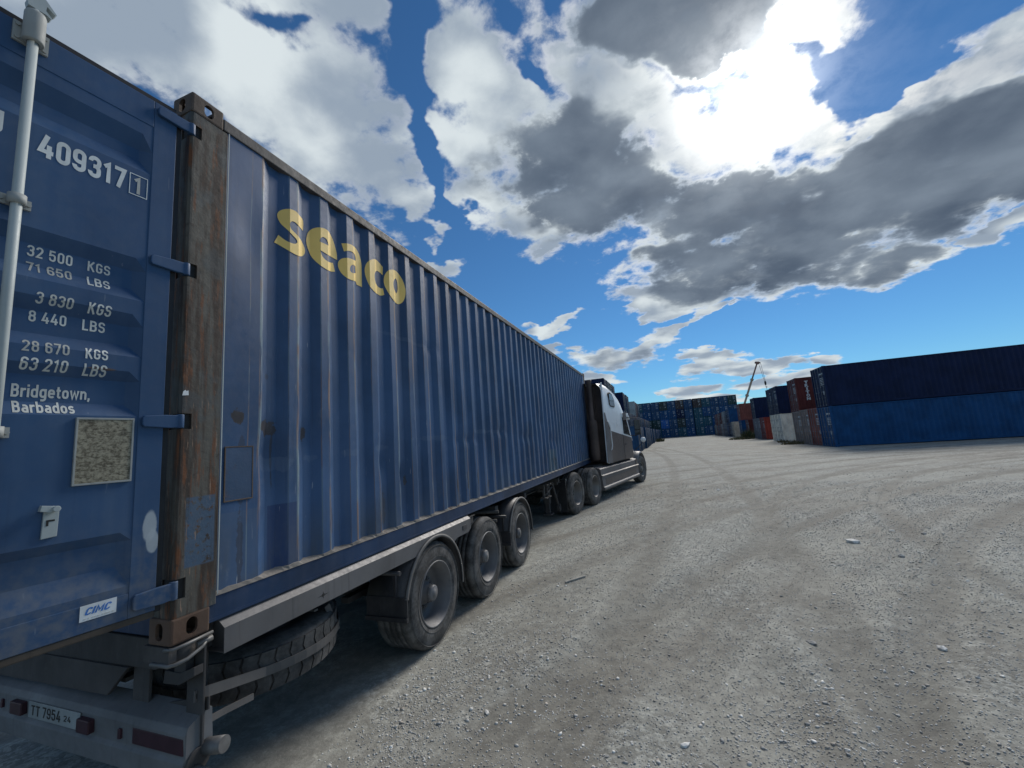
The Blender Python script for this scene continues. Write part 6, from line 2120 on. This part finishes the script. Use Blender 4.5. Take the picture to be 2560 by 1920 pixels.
def boom_part(name, a, b_, w, mat, par=crane):
    a, b_ = Vector(a), Vector(b_)
    d = (b_ - a).normalized()
    sx = Vector((0, 1, 0)); sz = d.cross(sx).normalized()
    mb = MB()
    v = [p + sx * i * w / 2 + sz * j * w / 2 for p in (a, b_) for i, j in ((-1, -1), (1, -1), (1, 1), (-1, 1))]
    mb._add(v, [(0, 1, 2, 3), (7, 6, 5, 4), (0, 4, 5, 1), (1, 5, 6, 2), (2, 6, 7, 3), (3, 7, 4, 0)], False)
    return mb.build(name, mat, par)


KC = 1.64


def kz(z): return 1.97 + (z - 1.84) * KC


B0, B1 = Vector((0.0, 0, 2.4)), Vector((5.45 * KC, 0, kz(15.10)))
BD = lambda z: (z - B0.z) / (B1.z - B0.z)
boom_part('boom_section', B0, B0.lerp(B1, BD(kz(11.6))), 0.60, M['boom'])
boom_part('boom_section', B0.lerp(B1, BD(kz(11.6))), B0.lerp(B1, BD(kz(14.9))), 0.44, M['boom_brown'])
for zc, w_ in ((kz(8.3), 1.0), (kz(11.6), 0.95)):
    f = BD(zc)
    boom_part('boom_collar', B0.lerp(B1, f - 0.014), B0.lerp(B1, f + 0.014), w_, M['boom'])
q = MB(); q.prism([(x * KC, kz(z)) for x, z in ((5.00, 15.15), (5.10, 15.42), (5.75, 15.32), (6.10, 15.05), (5.95, 14.92), (5.45, 14.72))], 'y', -0.5, 0.5); q.build('boom_head', M['boom_brown'], crane)
for xo in (5.72, 6.08):
    q = MB(); q.tube([(xo * KC, 0, kz(15.0)), ((6.30 if xo < 6 else 6.48) * KC, 0, kz(10.9))], 0.05, 6); q.build('hoist_rope', M['dark'], crane)
q = MB(); q.lathe([(0.001, kz(10.05)), (0.24, kz(10.2)), (0.34, kz(10.6)), (0.28, kz(10.95)), (0.001, kz(11.0))], 'z', 12, (6.40 * KC, 0, 0))
q.tube([(6.40 * KC, 0, kz(10.0)), (6.42 * KC, 0, kz(9.75)), (6.56 * KC, 0, kz(9.6)), (6.60 * KC, 0, kz(9.85))], 0.09, 8); q.build('hook_block', M['dark'], crane)
q = MB(); q.tube([(6.46 * KC, 0, kz(9.65)), (6.72 * KC, 0, 3.0)], 0.045, 6); q.build('sling', M['dark'], crane)
q = MB(); q.box(-6.0, 4.5, -1.25, 1.25, 0.75, 1.35); q.box(-5.8, -3.6, -1.2, 1.2, 1.35, 2.7); q.box(-2.0, 1.0, -1.1, 1.1, 1.35, 2.4); q.build('carrier', M['boom'], crane, bevel=0.05)
for xw_ in (-4.6, -3.0, 1.6, 3.0):
    for yw in (-1.0, 1.0):
        q = MB(); q.lathe([(0.3, -0.17), (0.52, -0.17), (0.55, -0.12), (0.55, 0.12), (0.52, 0.17), (0.3, 0.17), (0.001, 0.1)], 'y', 20, (xw_, yw, 0.56)); q.build('wheel', M['rubber'], crane)

# ------------------------------------------------------------------ weeds at the stack feet
leaf_mats = [plain('weed_green', (0.055, 0.075, 0.030), 0.8, vary=0.35), plain('weed_dry', (0.14, 0.115, 0.06), 0.8, vary=0.3)]


def weed(label, x, y, r, h, nb, dry):
    w_ = MB()
    for _ in range(nb):
        a = RNG.random() * 2 * PI; d = r * math.sqrt(RNG.random())
        bx_, by_ = d * math.cos(a), d * math.sin(a)
        w_.mat = 1 if RNG.random() < dry else 0
        hh = h * (0.35 + 0.65 * RNG.random()) * (1 - 0.4 * d / r)
        tl = (RNG.random(2) - 0.5) * h * 0.8
        wd = 0.02 + 0.03 * RNG.random()
        b2 = RNG.random() * PI
        ux, uy = wd * math.cos(b2), wd * math.sin(b2)
        p0 = (bx_ - ux * 0.4, by_ - uy * 0.4, 0); p1 = (bx_ + ux * 0.4, by_ + uy * 0.4, 0)
        m0 = (bx_ + tl[0] * 0.4 - ux, by_ + tl[1] * 0.4 - uy, hh * 0.55); m1 = (bx_ + tl[0] * 0.4 + ux, by_ + tl[1] * 0.4 + uy, hh * 0.55)
        tp = (bx_ + tl[0], by_ + tl[1], hh)
        w_._add([p0, p1, m1, m0, tp], [(0, 1, 2, 3), (3, 2, 4)], False)
    o = w_.build('weed_clump', leaf_mats, None, recalc=False)
    o.location = (x, y, float(ground_z(x, y)))
    tag(o, label, 'weeds', 'weeds growing at the foot of the container stacks')


weed('green bush growing in the gap beside the grey container ends', 13.55, 66.9, 0.8, 1.9, 300, 0.25)
weed('low spreading weeds at the foot of the bush by the maroon container', 12.6, 66.2, 1.7, 0.7, 320, 0.45)
weed('small green weed tuft at the far foot of the left container row', 1.35, 88.0, 0.8, 1.2, 220, 0.2)
weed('dry brown weeds in front of the grey brown container ends', 12.6, 40.6, 0.9, 0.45, 200, 0.85)
weed('thin dry weed tuft under the cream container corner', 12.95, 45.6, 0.5, 0.4, 90, 0.8)

# ------------------------------------------------------------------ single stones and litter
def stone(label, x, y, s, mat, group='loose stones on the yard'):
    k = int(RNG.integers(0, len(STONES)))
    me = bpy.data.meshes.new('stone')
    me.from_pydata((STONES[k] * s * np.array([1, 1, 1.15])).tolist(), [], STONE_F.tolist())
    me.materials.append(mat)
    o = link('stone', me)
    o.location = (x, y, float(ground_z(x, y)) + s * 0.14)
    o.rotation_euler = (0, 0, RNG.random() * 6.28)
    tag(o, label, 'stone', group)
    return o


for lab, x_, y_, s_, m_ in (
        ('pale rounded stone lying alone on the dust near the camera', 2.164, 1.481, 0.045, 1),
        ('flat pale stone lying out on the middle of the yard', 5.518, 7.200, 0.050, 1),
        ('dark stone lump standing on the bare yard ahead of the tractor', 3.235, 12.941, 0.090, 2),
        ('small pale slab beside the dark stone lump ahead of the tractor', 3.586, 12.670, 0.080, 1),
        ('flat grey stone right of the pale stone in the middle of the yard', 5.849, 7.036, 0.060, 2),
        ('grey flat stone half sunk in the stony patch at mid yard', 3.221, 2.962, 0.060, 2),
        ('greenish grey stone on the dust beside the spare wheel shadow', 0.882, 1.490, 0.040, 0),
        ('pale flat stone on the gravel at the right middle of the yard', 4.735, 6.488, 0.130, 1),
        ('dark flat stone below the pale flat stone on the right', 4.997, 5.708, 0.080, 2),
        ('whitish stone on the gravel near the right edge', 4.123, 3.061, 0.050, 1),
        ):
    stone(lab, x_, y_, s_ * 0.8, M['stones'][m_])
for x_, y_, s_, m_ in (
        (2.711, 2.038, 0.028, 3),
        (4.090, 2.590, 0.032, 0),
        (1.685, 1.504, 0.020, 0),
        (3.222, 6.860, 0.030, 1),
        (0.903, 1.319, 0.021, 0),
        (4.860, 4.752, 0.027, 0),
        (4.589, 4.170, 0.039, 3),
        (3.861, 2.608, 0.021, 0),
        (3.817, 1.964, 0.021, 1),
        (1.866, 1.410, 0.018, 1),
        (1.232, 2.126, 0.017, 1),
        (1.323, 1.850, 0.019, 2),
        (4.280, 6.239, 0.046, 0),
        (4.783, 3.820, 0.028, 3),
        (3.926, 3.634, 0.030, 0),
        (1.999, 1.968, 0.025, 0),
        (3.893, 3.186, 0.027, 3),
        (0.790, 2.602, 0.027, 1),
        (5.636, 6.575, 0.048, 0),
        (0.609, 2.344, 0.023, 0),
        (1.578, 1.363, 0.022, 1),
        (3.469, 3.899, 0.034, 0),
        (3.672, 3.911, 0.029, 0),
        (6.151, 6.659, 0.044, 1),
        (3.939, 3.221, 0.026, 0),
        (4.248, 2.654, 0.031, 1),
        (4.974, 5.446, 0.039, 0),
        (2.716, 1.927, 0.018, 2),
        (1.090, 6.049, 0.033, 0),
        (2.009, 1.328, 0.026, 3),
        (1.992, 2.717, 0.029, 2),
        (0.943, 2.597, 0.032, 0),
        (1.735, 1.280, 0.027, 2),
        (4.954, 4.996, 0.033, 3),
        (3.221, 1.873, 0.021, 1),
        (3.062, 2.325, 0.028, 1),
        (2.476, 2.185, 0.029, 1),
        (3.345, 2.313, 0.021, 1),
        (2.937, 2.557, 0.017, 3),
        (3.939, 3.855, 0.025, 1),
        (3.587, 2.486, 0.030, 1),
        (0.757, 3.229, 0.034, 2),
        (1.589, 1.537, 0.027, 2),
        (3.773, 1.840, 0.024, 3),
        ):
    stone('small loose stone lying on the gravel yard among many alike', x_, y_, s_ * 0.55, M['stones'][m_])

st_ = MB()
st_.prism([(-0.17, -0.012), (0.17, -0.008), (0.17, 0.010), (-0.17, 0.012)], 'z', 0.0, 0.016)
so = st_.build('wood_stick', plain('pale_wood', (0.34, 0.33, 0.30), 0.8))
so.location = (0.95, 4.25, float(ground_z(0.95, 4.25)) + 0.004)
so.rotation_euler = (0, 0, 0.9)
tag(so, 'pale splinter of wood lying beside the trailer wheels', 'stick')
